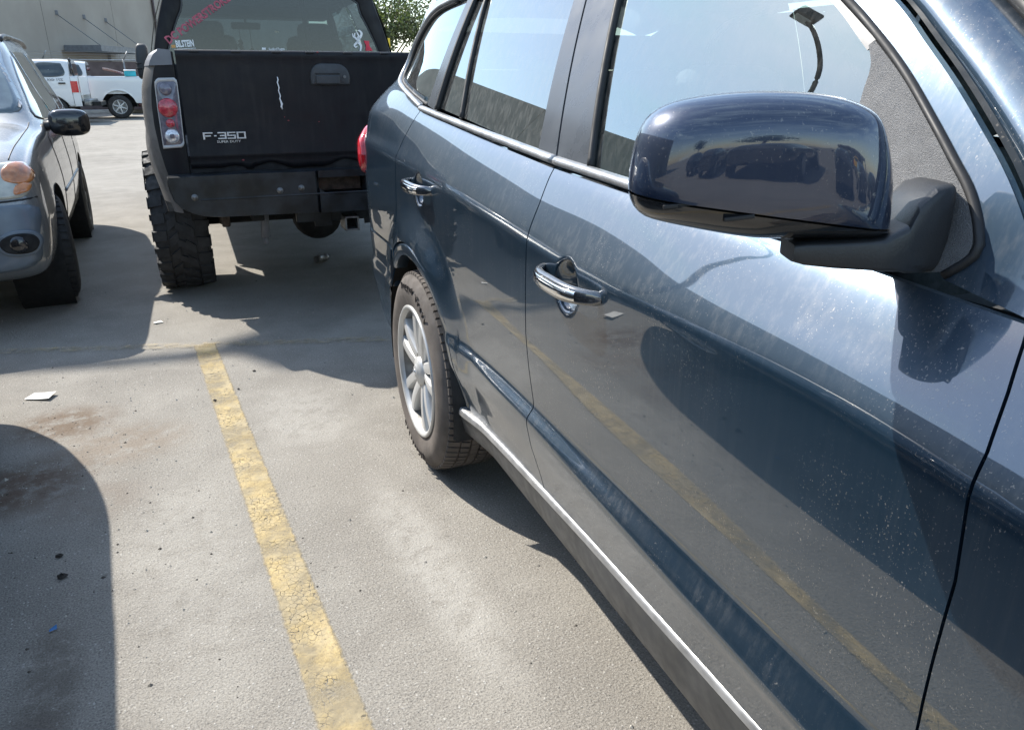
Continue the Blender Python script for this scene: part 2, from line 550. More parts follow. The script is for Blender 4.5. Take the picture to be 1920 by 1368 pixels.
m_glass_privacy = glass("privacy_glass", (.06, .065, .07), .095, ior=1.98, refl=(.86, .97, 1.0))
m_glass_screen = glass("windscreen_glass", (.55, .64, .62), .03)
m_red_lens = plain("red_lens", (.52, .012, .022), .12, coat=1.0, var=.15, vs=30)
m_seat = plain("grey_cloth", (.085, .083, .08), .9, var=.2, vs=40, bmp=.3, bs_=300)
m_dash = plain("dashboard_plastic", (.05, .05, .052), .6, bmp=.2, bs_=300)
# ------------------------------------------------------------------ blue sport utility: the side surface x = S(y, z)
# car frame: x inward from the outer tyre face, y rearward from the rear axle, z up
#SURF-BEGIN
_YS = np.arange(-3.80, 1.14, .02)
_ZS = np.arange(.18, 1.76, .004)
def zb_(y):   # belt
    return np.interp(y, [-3.7, -3.4, -2.9, -2.5, -2.2, -2.05, -1.8, -1.26, -.95, -.45, 0, .2, .5, .8, 1.1],
                     [.80, .93, 1.03, 1.08, 1.11, 1.13, 1.143, 1.155, 1.167, 1.198, 1.228, 1.243, 1.285, 1.33, 1.36])
def zc_(y):   # shoulder crease
    return np.interp(y, [-3.7, -2.6, -1.85, -1.5, -1.2, -.95, -.48, 0, .6, 1.1], [.70, .93, 1.006, 1.008, 1.010, 1.026, 1.053, 1.078, 1.10, 1.10])
def _prof(y):
    zb, zc = float(zb_(y)), float(zc_(y))
    l0 = np.interp(y, [-2.6, -1.9, -.95, -.1], [.525, .545, .588, .590]); l1 = np.interp(y, [-1.9, -.95, -.1], [.620, .622, .612])
    k = float(np.interp(y, [-3.0, -2.4, -.75, -.42], [.25, 1, 1, .35]))    # ledge strength
    ck = float(np.interp(y, [-2.3, -1.9, -1.5, .1, .5], [0, .3, 1, 1, .1]))
    P = [(.18, .24), (.245, .15), (.278, .113), (.318, .096), (.365, .084), (.415, .076), (.46, .068), (.53, .052), (l0, .044 + .014 * (1 - k)),
         (l0 + .012, .0465 + .012 * (1 - k)), (l1 - .006, .0490 + .0170 * k + .009 * (1 - k)), (l1 + .006, .0490 + .0180 * k + .009 * (1 - k)), (l1 + .04, .0495 + .0130 * k + .006 * (1 - k)), (.72, .0553), (.78, .0505), (.84, .0480),
         (.90, .0470), (.955, .0462), (zc - .012, .0455), (zc - .002, .0462 + .0012 * ck), (zc + .006, .0495), (zc + .035, .0632)]
    u = zb - zc
    P += [(zc + u * .45, .0785), (zc + u * .62, .0915), (zc + u * .78, .1045), (zc + u * .90, .1150), (zb, .128)]
    P = [p for i, p in enumerate(P) if i == 0 or p[0] > P[i - 1][0] + 1e-4]
    z, x = np.array(P).T
    v = np.interp(_ZS, z, x)
    # above the belt: side glass / pillars with tumblehome
    dz = _ZS - zb
    v = np.where(dz > 0, .128 + .34 * dz + .25 * dz * dz, v)
    return v
_T = np.stack([_prof(y) for y in _YS])
_kz = np.exp(-.5 * (np.arange(-6, 7) / 1.7) ** 2); _kz /= _kz.sum()
_Tp = np.pad(_T, ((0, 0), (6, 6)), mode='edge')
_T = sum(_kz[i] * _Tp[:, i:i + _T.shape[1]] for i in range(13))
_ky = np.exp(-.5 * (np.arange(-8, 9) / 3.2) ** 2); _ky /= _ky.sum()
_Tp = np.pad(_T, ((8, 8), (0, 0)), mode='edge')
_T = sum(_ky[i] * _Tp[i:i + _T.shape[0], :] for i in range(17))
AXR, AXF, AZ, ARCH = 0.0, -2.70, .362, .418
def S(y, z, bowls=True):
    y = np.asarray(y, float); z = np.asarray(z, float)
    fy = np.clip((y - _YS[0]) / .02, 0, len(_YS) - 1.001); fz = np.clip((z - _ZS[0]) / .004, 0, len(_ZS) - 1.001)
    i = fy.astype(int); j = fz.astype(int); a = fy - i; b = fz - j
    x = (_T[i, j] * (1 - a) + _T[i + 1, j] * a) * (1 - b) + (_T[i, j + 1] * (1 - a) + _T[i + 1, j + 1] * a) * b
    # wheel-arch flares
    for ax in (AXR, AXF):
        r = np.hypot(y - ax, z - AZ); s = np.clip((z - AZ) / np.maximum(r, 1e-3), -1, 1)
        t = np.clip((.60 - r) / (.60 - ARCH), 0, 1.25)
        fl = t * t * (3 - 2 * np.minimum(t, 1)) * (.006 + .029 * np.clip(s, 0, 1))
        x = x - np.minimum(fl, .060)
    # tail and nose rounding in plan, gentle waist along the doors
    q = np.clip((y - .70) / .41, 0, .995); x = x + .30 * (1 - np.sqrt(1 - q ** 2.6))
    x = x + .10 * np.clip((y - .05) / .75, 0, 1.3) ** 2 * sstep(1.2, 1.42, z)
    q = np.clip((-2.95 - y) / .80, 0, .995); x = x + .45 * (1 - np.sqrt(1 - q ** 2.2))
    if bowls:
        for cy, cz in BOWLS:
            e = np.sqrt(((y - cy) / .052) ** 2 + ((z - cz) / .056) ** 2)
            t = np.clip((1.02 - e) / .55, 0, 1)
            x = x + .042 * t * t * (3 - 2 * t)
    return x
BOWLS = [(-1.165, .963), (-.075, 1.013)]
#SURF-END
# ------------------------------------------------------------------ blue sport utility: build
suv = thing("sport_utility_vehicle", "dusty navy blue sport utility vehicle filling the right side, its wing mirror nearest the camera", "car",
            (0.78807, 2.38970, 0), -0.08525)
XC = .935

def patch(mb, A, B, n=6, off=0.0, flip=False, edge=.010, surf=None):
    """loft between two curves of (y, z) laid on the side surface, with turned-in edges"""
    m = max(len(A), len(B))
    A = np.asarray(A, float); B = np.asarray(B, float)
    yz = np.stack([A + (B - A) * t for t in np.linspace(0, 1, n)])
    sf = surf or S
    P = np.zeros((yz.shape[0], yz.shape[1], 3))
    P[..., 0] = sf(yz[..., 0], yz[..., 1]) + off
    P[..., 1:] = yz
    side_put(mb, P, flip)
    for i in (0, -1):
        flange(mb, P[i], edge, flip)

def flange(mb, row, edge, flip=False):
    """turned-in edge with its own vertices, so the panel keeps a crisp edge"""
    row = np.array(row, float); r2 = row.copy(); r2[..., 0] += edge
    side_put(mb, np.stack([row, r2]), flip)

SIDE = [1]
def side_put(mb, P, flip=False):
    P = np.array(P, float)
    if SIDE[0] < 0:
        P[..., 0] = 2 * XC - P[..., 0]
    mb.grid(P, flip=flip != (SIDE[0] < 0))

def crv(pts, n):
    return resample(cat_rom(pts, 6), n)

yB_ = lambda z: np.interp(z, [.36, .44, .52, .63, .80, .93, 1.02, 1.09, 1.17, 1.51, 1.6], [-1.03, -1.014, -.986, -.966, -.956, -.959, -.966, -.955, -.933, -.780, -.745])
zst = lambda y: float(np.interp(y, [-1.9, -1.24, -.8, -.46], [.446, .429, .408, .386]))       # top of the sill strip
yF_ = lambda z: np.interp(z, [.38, .69, .885, 1.018, 1.07, 1.11, 1.14], [-2.02, -2.038, -2.046, -2.036, -2.024, -2.012, -2.0])
yR_ = lambda z: np.interp(z, [.75, .87, .98, 1.08, 1.13, 1.18, 1.25], [.270, .262, .242, .226, .214, .190, .160])
def arch_z(y, r, ax=0.0):
    q = r * r - (np.asarray(y) - ax) ** 2
    return np.where(q > 0, AZ + np.sqrt(np.maximum(q, 0)), -1)

def door_panel(mb, y0, y1, zlo, zhi, nu, nv, off=0.0, gap=.0022, edge=.016):
    s = np.linspace(0, 1, nu); t = np.linspace(0, 1, nv)
    P = np.zeros((nu, nv, 3))
    yn0, yn1 = float(y0(1.0)), float(y1(1.0))
    for i in range(nu):
        ynom = yn0 + (yn1 - yn0) * s[i]
        za, zb = float(zlo(ynom)), float(zhi(ynom))
        z = za + (zb - za) * t
        ya = np.array([y0(q) for q in z]) + gap; yb = np.array([y1(q) for q in z]) - gap
        y = ya + (yb - ya) * s[i]
        P[i, :, 0] = S(y, z) + off; P[i, :, 1] = y; P[i, :, 2] = z
    side_put(mb, P)
    flange(mb, P[0], edge); flange(mb, P[-1], edge); flange(mb, P[:, 0], edge); flange(mb, P[:, -1], edge * .6)

def suv_side(sd, fine):
    SIDE[0] = sd
    q = 1 if fine else .35
    nn = lambda n: max(6, int(n * q))
    lab = (lambda o, t: tag(o, t)) if False else (lambda o, t: o)
    # --- inner shell behind the gaps
    mb = MB()
    ys = np.linspace(-2.25, -.46, nn(60)); zs = np.linspace(.30, 1.12, nn(30))
    side_put(mb, [[(float(S(y, z, False)) + .055, y, z) for z in zs] for y in ys])
    ys = np.linspace(-.46, .95, nn(50))
    P = []
    for y in ys:
        za = max(.42, float(arch_z(y, .45)))
        P.append([(float(S(y, z, False)) + .055, y, z) for z in np.linspace(za, 1.15, nn(24))])
    side_put(mb, P)
    mb.build("inner_panel", m_seal, suv)
    # --- doors
    mb = MB()
    door_panel(mb, yF_, yB_, lambda y: zst(y) + .008, lambda y: zb_(y) - .004, nn(190), nn(130))
    A = crv([(-1.90, 1.146), (-1.922, 1.177), (-1.914, 1.200), (-1.887, 1.233), (-1.852, 1.262), (-1.803, 1.301), (-1.739, 1.349), (-1.671, 1.393), (-1.584, 1.443), (-1.45, 1.512), (-1.30, 1.565), (-1.08, 1.585)], 60)
    Bc = crv([(-2.003, 1.131), (-1.985, 1.172), (-1.962, 1.205), (-1.933, 1.236), (-1.905, 1.262), (-1.877, 1.285), (-1.809, 1.338), (-1.743, 1.384), (-1.663, 1.437), (-1.50, 1.525), (-1.33, 1.583), (-1.08, 1.603)], 60)
    patch(mb, A, Bc, 8)
    fd = mb.build("front_door", m_navy, suv)
    mb = MB()
    def zlo_r(y):
        a = float(arch_z(y, .4585)); return max(zst(y) + .008, a)
    door_panel(mb, yB_, yR_, zlo_r, lambda y: zb_(y) - .004, nn(190), nn(130))
    rd = mb.build("rear_door", m_navy, suv)
    # --- rear quarter
    mb = MB()
    ys = np.linspace(.238, 1.09, nn(80)); P = []
    zq = lambda y: np.interp(y, [.12, .33, .616, .8, 1.09], [1.270, 1.300, 1.347, 1.365, 1.38])
    for y in ys:
        za = max(float(arch_z(y, ARCH)), .737 if y > .155 else 0)
        za = float(np.interp(y, [.238, .36], [float(arch_z(.238, ARCH)), .742])) if y < .36 else .742
        za = max(za, float(arch_z(y, ARCH)))
        z = np.linspace(za, float(zq(y)), nn(90))
        s_ = (y - .238) / (1.09 - .238); yr = yR_(z) + .004
        yy = yr + (1.09 - yr) * s_
        P.append(np.stack([S(yy, z, False), yy, z], 1))
    P = np.array(P)
    side_put(mb, P); flange(mb, P[0], .014)
    # flare ring round the arch with rolled lip
    an = np.linspace(R(50), R(186), nn(110)); P = []
    for a in an:
        row = []
        for r, dx in ((.4555, .012), (.4550, 0), (.447, 0), (.438, 0), (.429, .0005), (ARCH, .003), (ARCH - .003, .008), (ARCH - .004, .05)):
            y, z = AXR + r * math.cos(a), AZ + r * math.sin(a)
            rr = max(r, ARCH)
            x = float(S(AXR + rr * math.cos(a), AZ + rr * math.sin(a), False)) + dx
            row.append((x, y, z))
        P.append(row)
    side_put(mb, P, True)
    # rear pillar round the fixed glass
    A = crv([(.616, 1.347), (.655, 1.40), (.628, 1.468), (.53, 1.535), (.40, 1.572), (.10, 1.588)], 40)
    Bc = crv([(1.09, 1.38), (1.03, 1.45), (.95, 1.52), (.82, 1.578), (.55, 1.615), (.10, 1.612)], 40)
    patch(mb, A, Bc, 14, surf=lambda y, z: S(y, z, False), flip=True)
    mb.build("rear_quarter_panel", m_navy, suv)
    # --- rear bumper corner
    mb = MB(); P = []
    for y in np.linspace(.352, 1.10, nn(60)):
        za = max(.30, float(arch_z(y, ARCH)))
        P.append([(float(S(y, z, False)) - .004, y, z) for z in np.linspace(za, .733, nn(30))])
    P = np.array(P); side_put(mb, P); flange(mb, P[:, -1], .014); flange(mb, P[0], .04)
    mb.build("bumper_corner", m_navy, suv)
    # --- sill
    mb = MB(); P = []
    for y in np.linspace(-2.02, -.40, nn(80)):
        e = float(np.clip((y + .62) / .22, 0, 1)) * .016           # kicks up and out at the rear arch
        row = [(float(S(y, .414, False)) + .020, y, zst(y) + .005 + e * .3), (float(S(y, .414, False)) - .003 - e * .6, y, zst(y) + .0045 + e * .3), (float(S(y, .414, False)) - .0085 - e * .6, y, zst(y) - .002 + e * .3), (float(S(y, .414, False)) - .0095 - e * .6, y, zst(y) - .012)]
        P.append(row)
    side_put(mb, P, True)
    mb.build("sill_edge", m_sill_top, suv)
    mb = MB(); P = []
    for y in np.linspace(-2.03, -.37, nn(80)):
        e = float(np.clip((y + .62) / .24, 0, 1)) * .03
        P.append([(float(S(y, z, False)) - .007 - e * .7 + (0 if z > .30 else .03), y, z) for z in (zst(y) - .013, .372, .355, .338, .325, .315, .307, .298, .285)])
    side_put(mb, P, True)
    mb.build("side_sill", m_sill, suv)
    # --- front wing
    mb = MB(); P = []
    for y in np.linspace(-3.70, -1.995, nn(90)):
        za = max(.424 if y > -2.3 else .50, float(arch_z(y, ARCH, AXF)))
        if y > -2.3: za = max(.424, float(arch_z(y, ARCH, AXF)))
        z = np.linspace(za, float(zb_(y)), nn(70))
        s_ = (y + 3.70) / (-1.995 + 3.70)
        yy = -3.70 + (np.array([yF_(k) for k in z]) - .0015 + 3.70) * s_
        P.append(np.stack([S(yy, z, False), yy, z], 1))
    P = np.array(P); side_put(mb, P); flange(mb, P[-1], .014)
    an = np.linspace(R(5), R(180), nn(60)); P = []
    for a in an:
        P.append([(float(S(AXF + ARCH * math.cos(a), AZ + ARCH * math.sin(a), False)) + dx, AXF + r * math.cos(a), AZ + r * math.sin(a)) for r, dx in ((ARCH, 0), (ARCH - .004, .008), (ARCH - .004, .05))])
    side_put(mb, P, True)
    mb.build("front_wing", m_navy, suv)
    # --- A pillar
    mb = MB()
    P = []
    A = crv([(-2.02, 1.135), (-1.993, 1.176), (-1.942, 1.240), (-1.886, 1.290), (-1.818, 1.343), (-1.752, 1.389), (-1.671, 1.442), (-1.508, 1.530), (-1.338, 1.588), (-1.08, 1.607)], 40)
    for k, (y, z) in enumerate(A):
        x = float(S(y, z, False))
        t = k / 39
        wd = .075 + .03 * (1 - t) ** 2
        P.append([(x + .012, y + .001, z), (x, y, z), (x + .004, y - wd * .3, z + .004), (x + .014, y - wd * .65, z + .008), (x + .034, y - wd, z + .010), (x + .045, y - wd * 1.02, z + .002)])
    side_put(mb, P, True)
    mb.build("windscreen_pillar", m_navy, suv)
    mb = MB(); pts = [(p[4][0] + .004, p[4][1] - .006, p[4][2] + .004) for p in P]
    if sd < 0: pts = [(2 * XC - a, b_, c) for a, b_, c in pts]
    mb.tube(pts, .010, 8); mb.build("windscreen_moulding", m_seal, suv)
    # --- glass and pillar trims
    def gl(name, mat, A, B, off=.007, n=10, par=suv):
        mb = MB(); patch(mb, A, B, n, off, edge=.004, surf=lambda y, z: S(y, z, False)); return mb.build(name, mat, par)
    lin = lambda a, b, n=24: np.linspace(a, b, n)
    gl("front_window", m_glass_front, crv([(-1.722, 1.15), (-1.5, 1.163), (-1.078, 1.176)], 40), crv([(-1.668, 1.383), (-1.554, 1.449), (-1.43, 1.500), (-1.28, 1.545), (-1.1, 1.562), (-.888, 1.564)], 40), par=fd)
    gl("rear_window", m_glass_privacy, lin((-.836, 1.185), (-.258, 1.236)), lin((-.700, 1.562), (-.098, 1.573)), par=rd)
    gl("quarter_light", m_glass_privacy, lin((-.244, 1.236), (-.010, 1.256)), lin((-.085, 1.573), (-.004, 1.576)), par=rd)
    gl("rear_fixed_glass", m_glass_privacy, crv([(.105, 1.262), (.33, 1.298), (.60, 1.345), (.645, 1.40), (.620, 1.463)], 40), crv([(.075, 1.582), (.18, 1.583), (.30, 1.579), (.40, 1.566), (.53, 1.528)], 40), par=suv)
    mb = MB(); patch(mb, lin((-1.082, 1.178), (-.895, 1.572)), lin((-.938, 1.172), (-.753, 1.580)), 8, -.003); mb.build("pillar_trim", m_satin, fd)
    mb = MB(); patch(mb, lin((-.930, 1.172), (-.745, 1.580)), lin((-.832, 1.186), (-.697, 1.572)), 8, -.003); mb.build("pillar_trim", m_satin, rd)
    mb = MB(); patch(mb, lin((-.012, 1.246), (-.006, 1.586)), lin((.100, 1.262), (.071, 1.590)), 8, -.002); mb.build("pillar_trim", m_satin, rd)
    def strip(name, mat, pts, r, off=0.0, par=suv, sx=.8, n=8):
        mb = MB(); V = [(float(S(y, z, False)) + off, y, z) for y, z in pts]
        if sd < 0: V = [(2 * XC - a, b_, c) for a, b_, c in V]
        mb.tube(V, r, n, sx=sx, up=(1, 0, 0)); return mb.build(name, mat, par)
    # window seals
    strip("window_seal", m_seal, lin((-1.084, 1.178), (-.893, 1.568)), .009, .000, fd)
    strip("window_seal", m_seal, lin((-.251, 1.236), (-.092, 1.573)), .008, .002, rd)
    strip("window_seal", m_seal, lin((-.011, 1.250), (-.005, 1.58)), .010, -.001, rd)
    strip("window_seal", m_seal, crv([(.104, 1.262), (.33, 1.298), (.60, 1.345), (.648, 1.40), (.622, 1.466), (.53, 1.531), (.40, 1.568), (.18, 1.585)], 60), .007, .002, suv)
    strip("window_seal", m_seal, crv([(-1.900, 1.150), (-1.9235, 1.177), (-1.9145, 1.200), (-1.887, 1.2335), (-1.852, 1.2625), (-1.803, 1.3015), (-1.739, 1.3495), (-1.671, 1.3935), (-1.584, 1.4435), (-1.45, 1.5125), (-1.30, 1.5655)], 70), .0065, -.001, fd)
    # black frame over the front glass
    mb = MB(); patch(mb, crv([(-1.672, 1.389), (-1.584, 1.438), (-1.45, 1.508), (-1.30, 1.561), (-1.08, 1.582), (-.88, 1.584)], 40), crv([(-1.664, 1.378), (-1.554, 1.445), (-1.43, 1.496), (-1.28, 1.541), (-1.1, 1.558), (-.886, 1.561)], 40), 6, -.004, flip=True)
    mb.build("window_frame", m_satin, fd)
    mb = MB(); patch(mb, lin((-.705, 1.560), (.06, 1.576)), lin((-.71, 1.583), (.06, 1.592)), 5, -.002); mb.build("window_frame", m_satin, rd)
    # mirror sail
    mb = MB(); patch(mb, crv([(-1.670, 1.390), (-1.739, 1.346), (-1.803, 1.298), (-1.852, 1.259), (-1.887, 1.230), (-1.911, 1.200), (-1.919, 1.178), (-1.905, 1.157), (-1.868, 1.146)], 40),
                     crv([(-1.664, 1.384), (-1.683, 1.36), (-1.690, 1.33), (-1.697, 1.30), (-1.703, 1.27), (-1.708, 1.24), (-1.713, 1.21), (-1.717, 1.18), (-1.722, 1.144)], 40), 10, -.006, flip=True)
    mb.build("mirror_sail", m_sail, fd)
    # belt mouldings
    bl = lambda ya, yb, n=50: [(y, float(zb_(y)) + .011) for y in np.linspace(ya, yb, n)]
    strip("belt_moulding", m_trim, bl(-1.80, -.940), .0145, -.003, fd, .7, 10)
    strip("belt_moulding", m_trim, bl(-.931, .150), .0145, -.003, rd, .7, 10)
    strip("belt_moulding", m_trim, crv([(.158, 1.254), (.33, 1.286), (.52, 1.317), (.62, 1.338), (.668, 1.375), (.668, 1.42), (.645, 1.465), (.545, 1.542), (.41, 1.580), (.15, 1.597)], 70), .0125, -.002, suv, .7, 10)
    strip("belt_channel", m_seal, bl(-1.74, -.945), .006, .004, fd)
    # tail lamp, wrapping the corner
    mb = MB()
    ring = crv([(.80, 1.045), (.83, 1.105), (.89, 1.150), (1.0, 1.165), (1.085, 1.15), (1.09, 1.04), (1.08, .955), (.98, .945), (.87, .965), (.81, .995), (.80, 1.045)], 48)
    cc = np.array([.96, 1.055]); P = []
    for k in (1.0, .985, .93, .8, .55, .25, .01):
        yz = cc + (ring - cc) * k
        P.append(np.stack([S(yz[:, 0], yz[:, 1], False) - .030 * (1 - k ** 4) ** .5 + (.01 if k == 1.0 else 0), yz[:, 0], yz[:, 1]], 1))
    side_put(mb, P, True)
    mb.build("tail_lamp", m_red_lens, suv)
    # wheel housings
    for ax in (AXR, AXF):
        mb = MB(); P = []
        for a in np.linspace(R(-12), R(192), 40):
            P.append([(x, ax + r * math.cos(a), AZ + r * math.sin(a)) for x, r in ((.035, ARCH - .003), (.05, ARCH + .012), (.38, ARCH + .012), (.38, .05))])
        side_put(mb, P)
        mb.build("wheel_housing", m_dark, suv)
    # --- door handles
    for cy, cz in BOWLS:
        par = fd if cy < -.9 else rd
        yc = cy - .018; zc = cz + .012
        L = .128; P = []
        for k in range(29):
            t = -1 + 2 * k / 28
            y = yc - t * L
            z = zc + .010 * t * 0 + (cz - .96) * 0
            x = float(S(y, z, False)) + .012 - .052 * (1 - abs(t) ** 3.4) ** .8
            hh = .0185 * (1 - .30 * t * t) * (1 - max(0, abs(t) - .93) * 9); th = .010
            row = []
            for j in range(16):
                a = 2 * math.pi * j / 16
                ca, sa = math.cos(a), math.sin(a)
                row.append((x + th * math.copysign(abs(ca) ** .7, ca), y, z + hh * math.copysign(abs(sa) ** .7, sa)))
            P.append(row)
        P = np.array(P)
        if sd < 0: P[..., 0] = 2 * XC - P[..., 0]
        mb = MB(); mb.grid(P, closed_v=True, flip=(sd > 0))
        hd = mb.build("door_handle", m_handle, par)
        fix_normals(hd)
        mb = MB(); Q = []
        for k in range(21):
            t = -.78 + 1.5 * k / 20
            y = yc - t * L
            x = float(S(y, zc, False)) + .012 - .052 * (1 - abs(t) ** 3.4) ** .8 - .0108
            w_ = .0105 * (1 - .3 * abs(t) ** 3)
            Q.append([(x + .004, y, zc - w_ - .001), (x - .0006, y, zc - w_ + .001), (x - .0010, y, zc), (x - .0006, y, zc + w_ - .001), (x + .004, y, zc + w_ + .001)])
        side_put(mb, Q)
        mb.build("chrome_strip", m_chrome, hd)
    return fd, rd

m_handle = paint("handle_paint", (.035, .042, .055), dust=.10, metal=.6, rough=.25)
FD, RD = suv_side(1, True)
suv_side(-1, False)
SIDE[0] = 1

# --- bonnet, screen, roof, tail, nose
mb = MB(); P = []
for y in np.linspace(-3.62, -2.03, 40):
    zb = float(zb_(y)); xr = float(S(y, zb, False)) + .010
    P.append([(x, y - .06 * (1 - ((x - XC) / (XC - xr)) ** 2) * 0, zb + .002 + .075 * (1 - abs((x - XC) / (XC - xr)) ** 2.4)) for x in np.linspace(xr, 2 * XC - xr, 30)])
mb.grid(P, flip=True); mb.build("bonnet", m_navy, suv)
A = crv([(-2.02, 1.135), (-1.993, 1.176), (-1.942, 1.240), (-1.886, 1.290), (-1.818, 1.343), (-1.752, 1.389), (-1.671, 1.442), (-1.508, 1.530), (-1.338, 1.588), (-1.20, 1.603)], 30)
P = []
for k, (y, z) in enumerate(A):
    t = k / 29; wd = .075 + .03 * (1 - t) ** 2; xr = float(S(y, z, False)) + .040
    P.append([(x, y - wd - .02 - .16 * (1 - ((x - XC) / (XC - xr)) ** 2), z + .010 + .03 * (1 - ((x - XC) / (XC - xr)) ** 2)) for x in np.linspace(xr, 2 * XC - xr, 24)])
mb = MB(); mb.grid(P); mb.build("windscreen", m_glass_screen, suv)
mb = MB(); P = []
for y in np.linspace(-1.42, .98, 40):
    zs = float(np.interp(y, [-1.42, -1.33, -1.08, .10, .55, .82, .98], [1.553, 1.583, 1.603, 1.612, 1.615, 1.578, 1.53]))
    xr = float(S(y, zs, False))
    zt = float(np.interp(y, [-1.42, -1.2, -.6, .2, .98], [1.60, 1.655, 1.70, 1.70, 1.60]))
    P.append([(x, y, zs + (zt - zs) * (1 - abs((x - XC) / (XC - xr)) ** 3.2)) for x in XC + (XC - xr) * np.sin(np.linspace(-1, 1, 40) * math.pi / 2)])
mb.grid(P, flip=True); mb.build("roof", m_navy, suv)
for sd in (1, -1):
    mb = MB(); pts = []
    for y in np.linspace(-1.05, .70, 24):
        x = .42 if sd > 0 else 2 * XC - .42
        pts.append((x, y, 1.644 + .040 * (1 - abs((y + .175) / .9) ** 8)))
    mb.tube(pts, .014, 8); mb.build("roof_rail", m_black_plastic, suv)
mb = MB(); P = []
for z in np.linspace(.30, 1.38, 24):
    xr = float(S(1.09, z, False)) - .002
    P.append([(x, 1.09 + .05 * (1 - ((x - XC) / (XC - xr)) ** 2) - .02 * (z - .3) ** 2, z) for x in np.linspace(xr, 2 * XC - xr, 24)])
mb.grid(P); mb.build("tailgate", m_navy, suv)
mb = MB(); P = []
for t in np.linspace(0, 1, 12):
    y = 1.068 - .14 * t; z = 1.385 + .15 * t; xr = float(S(min(y, 1.09), z, False)) + .01
    P.append([(x, y + .03 * (1 - ((x - XC) / (XC - xr)) ** 2), z) for x in np.linspace(xr, 2 * XC - xr, 16)])
mb.grid(P); mb.build("rear_screen", m_glass_privacy, suv)
mb = MB(); P = []
for z in np.linspace(.24, .82, 16):
    xr = float(S(-3.70, max(z, .5), False)) - .002
    P.append([(x, -3.70 - .10 * (1 - abs((x - XC) / (XC - xr)) ** 2.2), z) for x in np.linspace(xr, 2 * XC - xr, 24)])
mb.grid(P, flip=True); mb.build("front_bumper", m_navy, suv)
mb = MB(); mb.box((XC, -1.2, .30), (1.50, 4.3, .10)); mb.build("underbody", m_dark, suv, False)

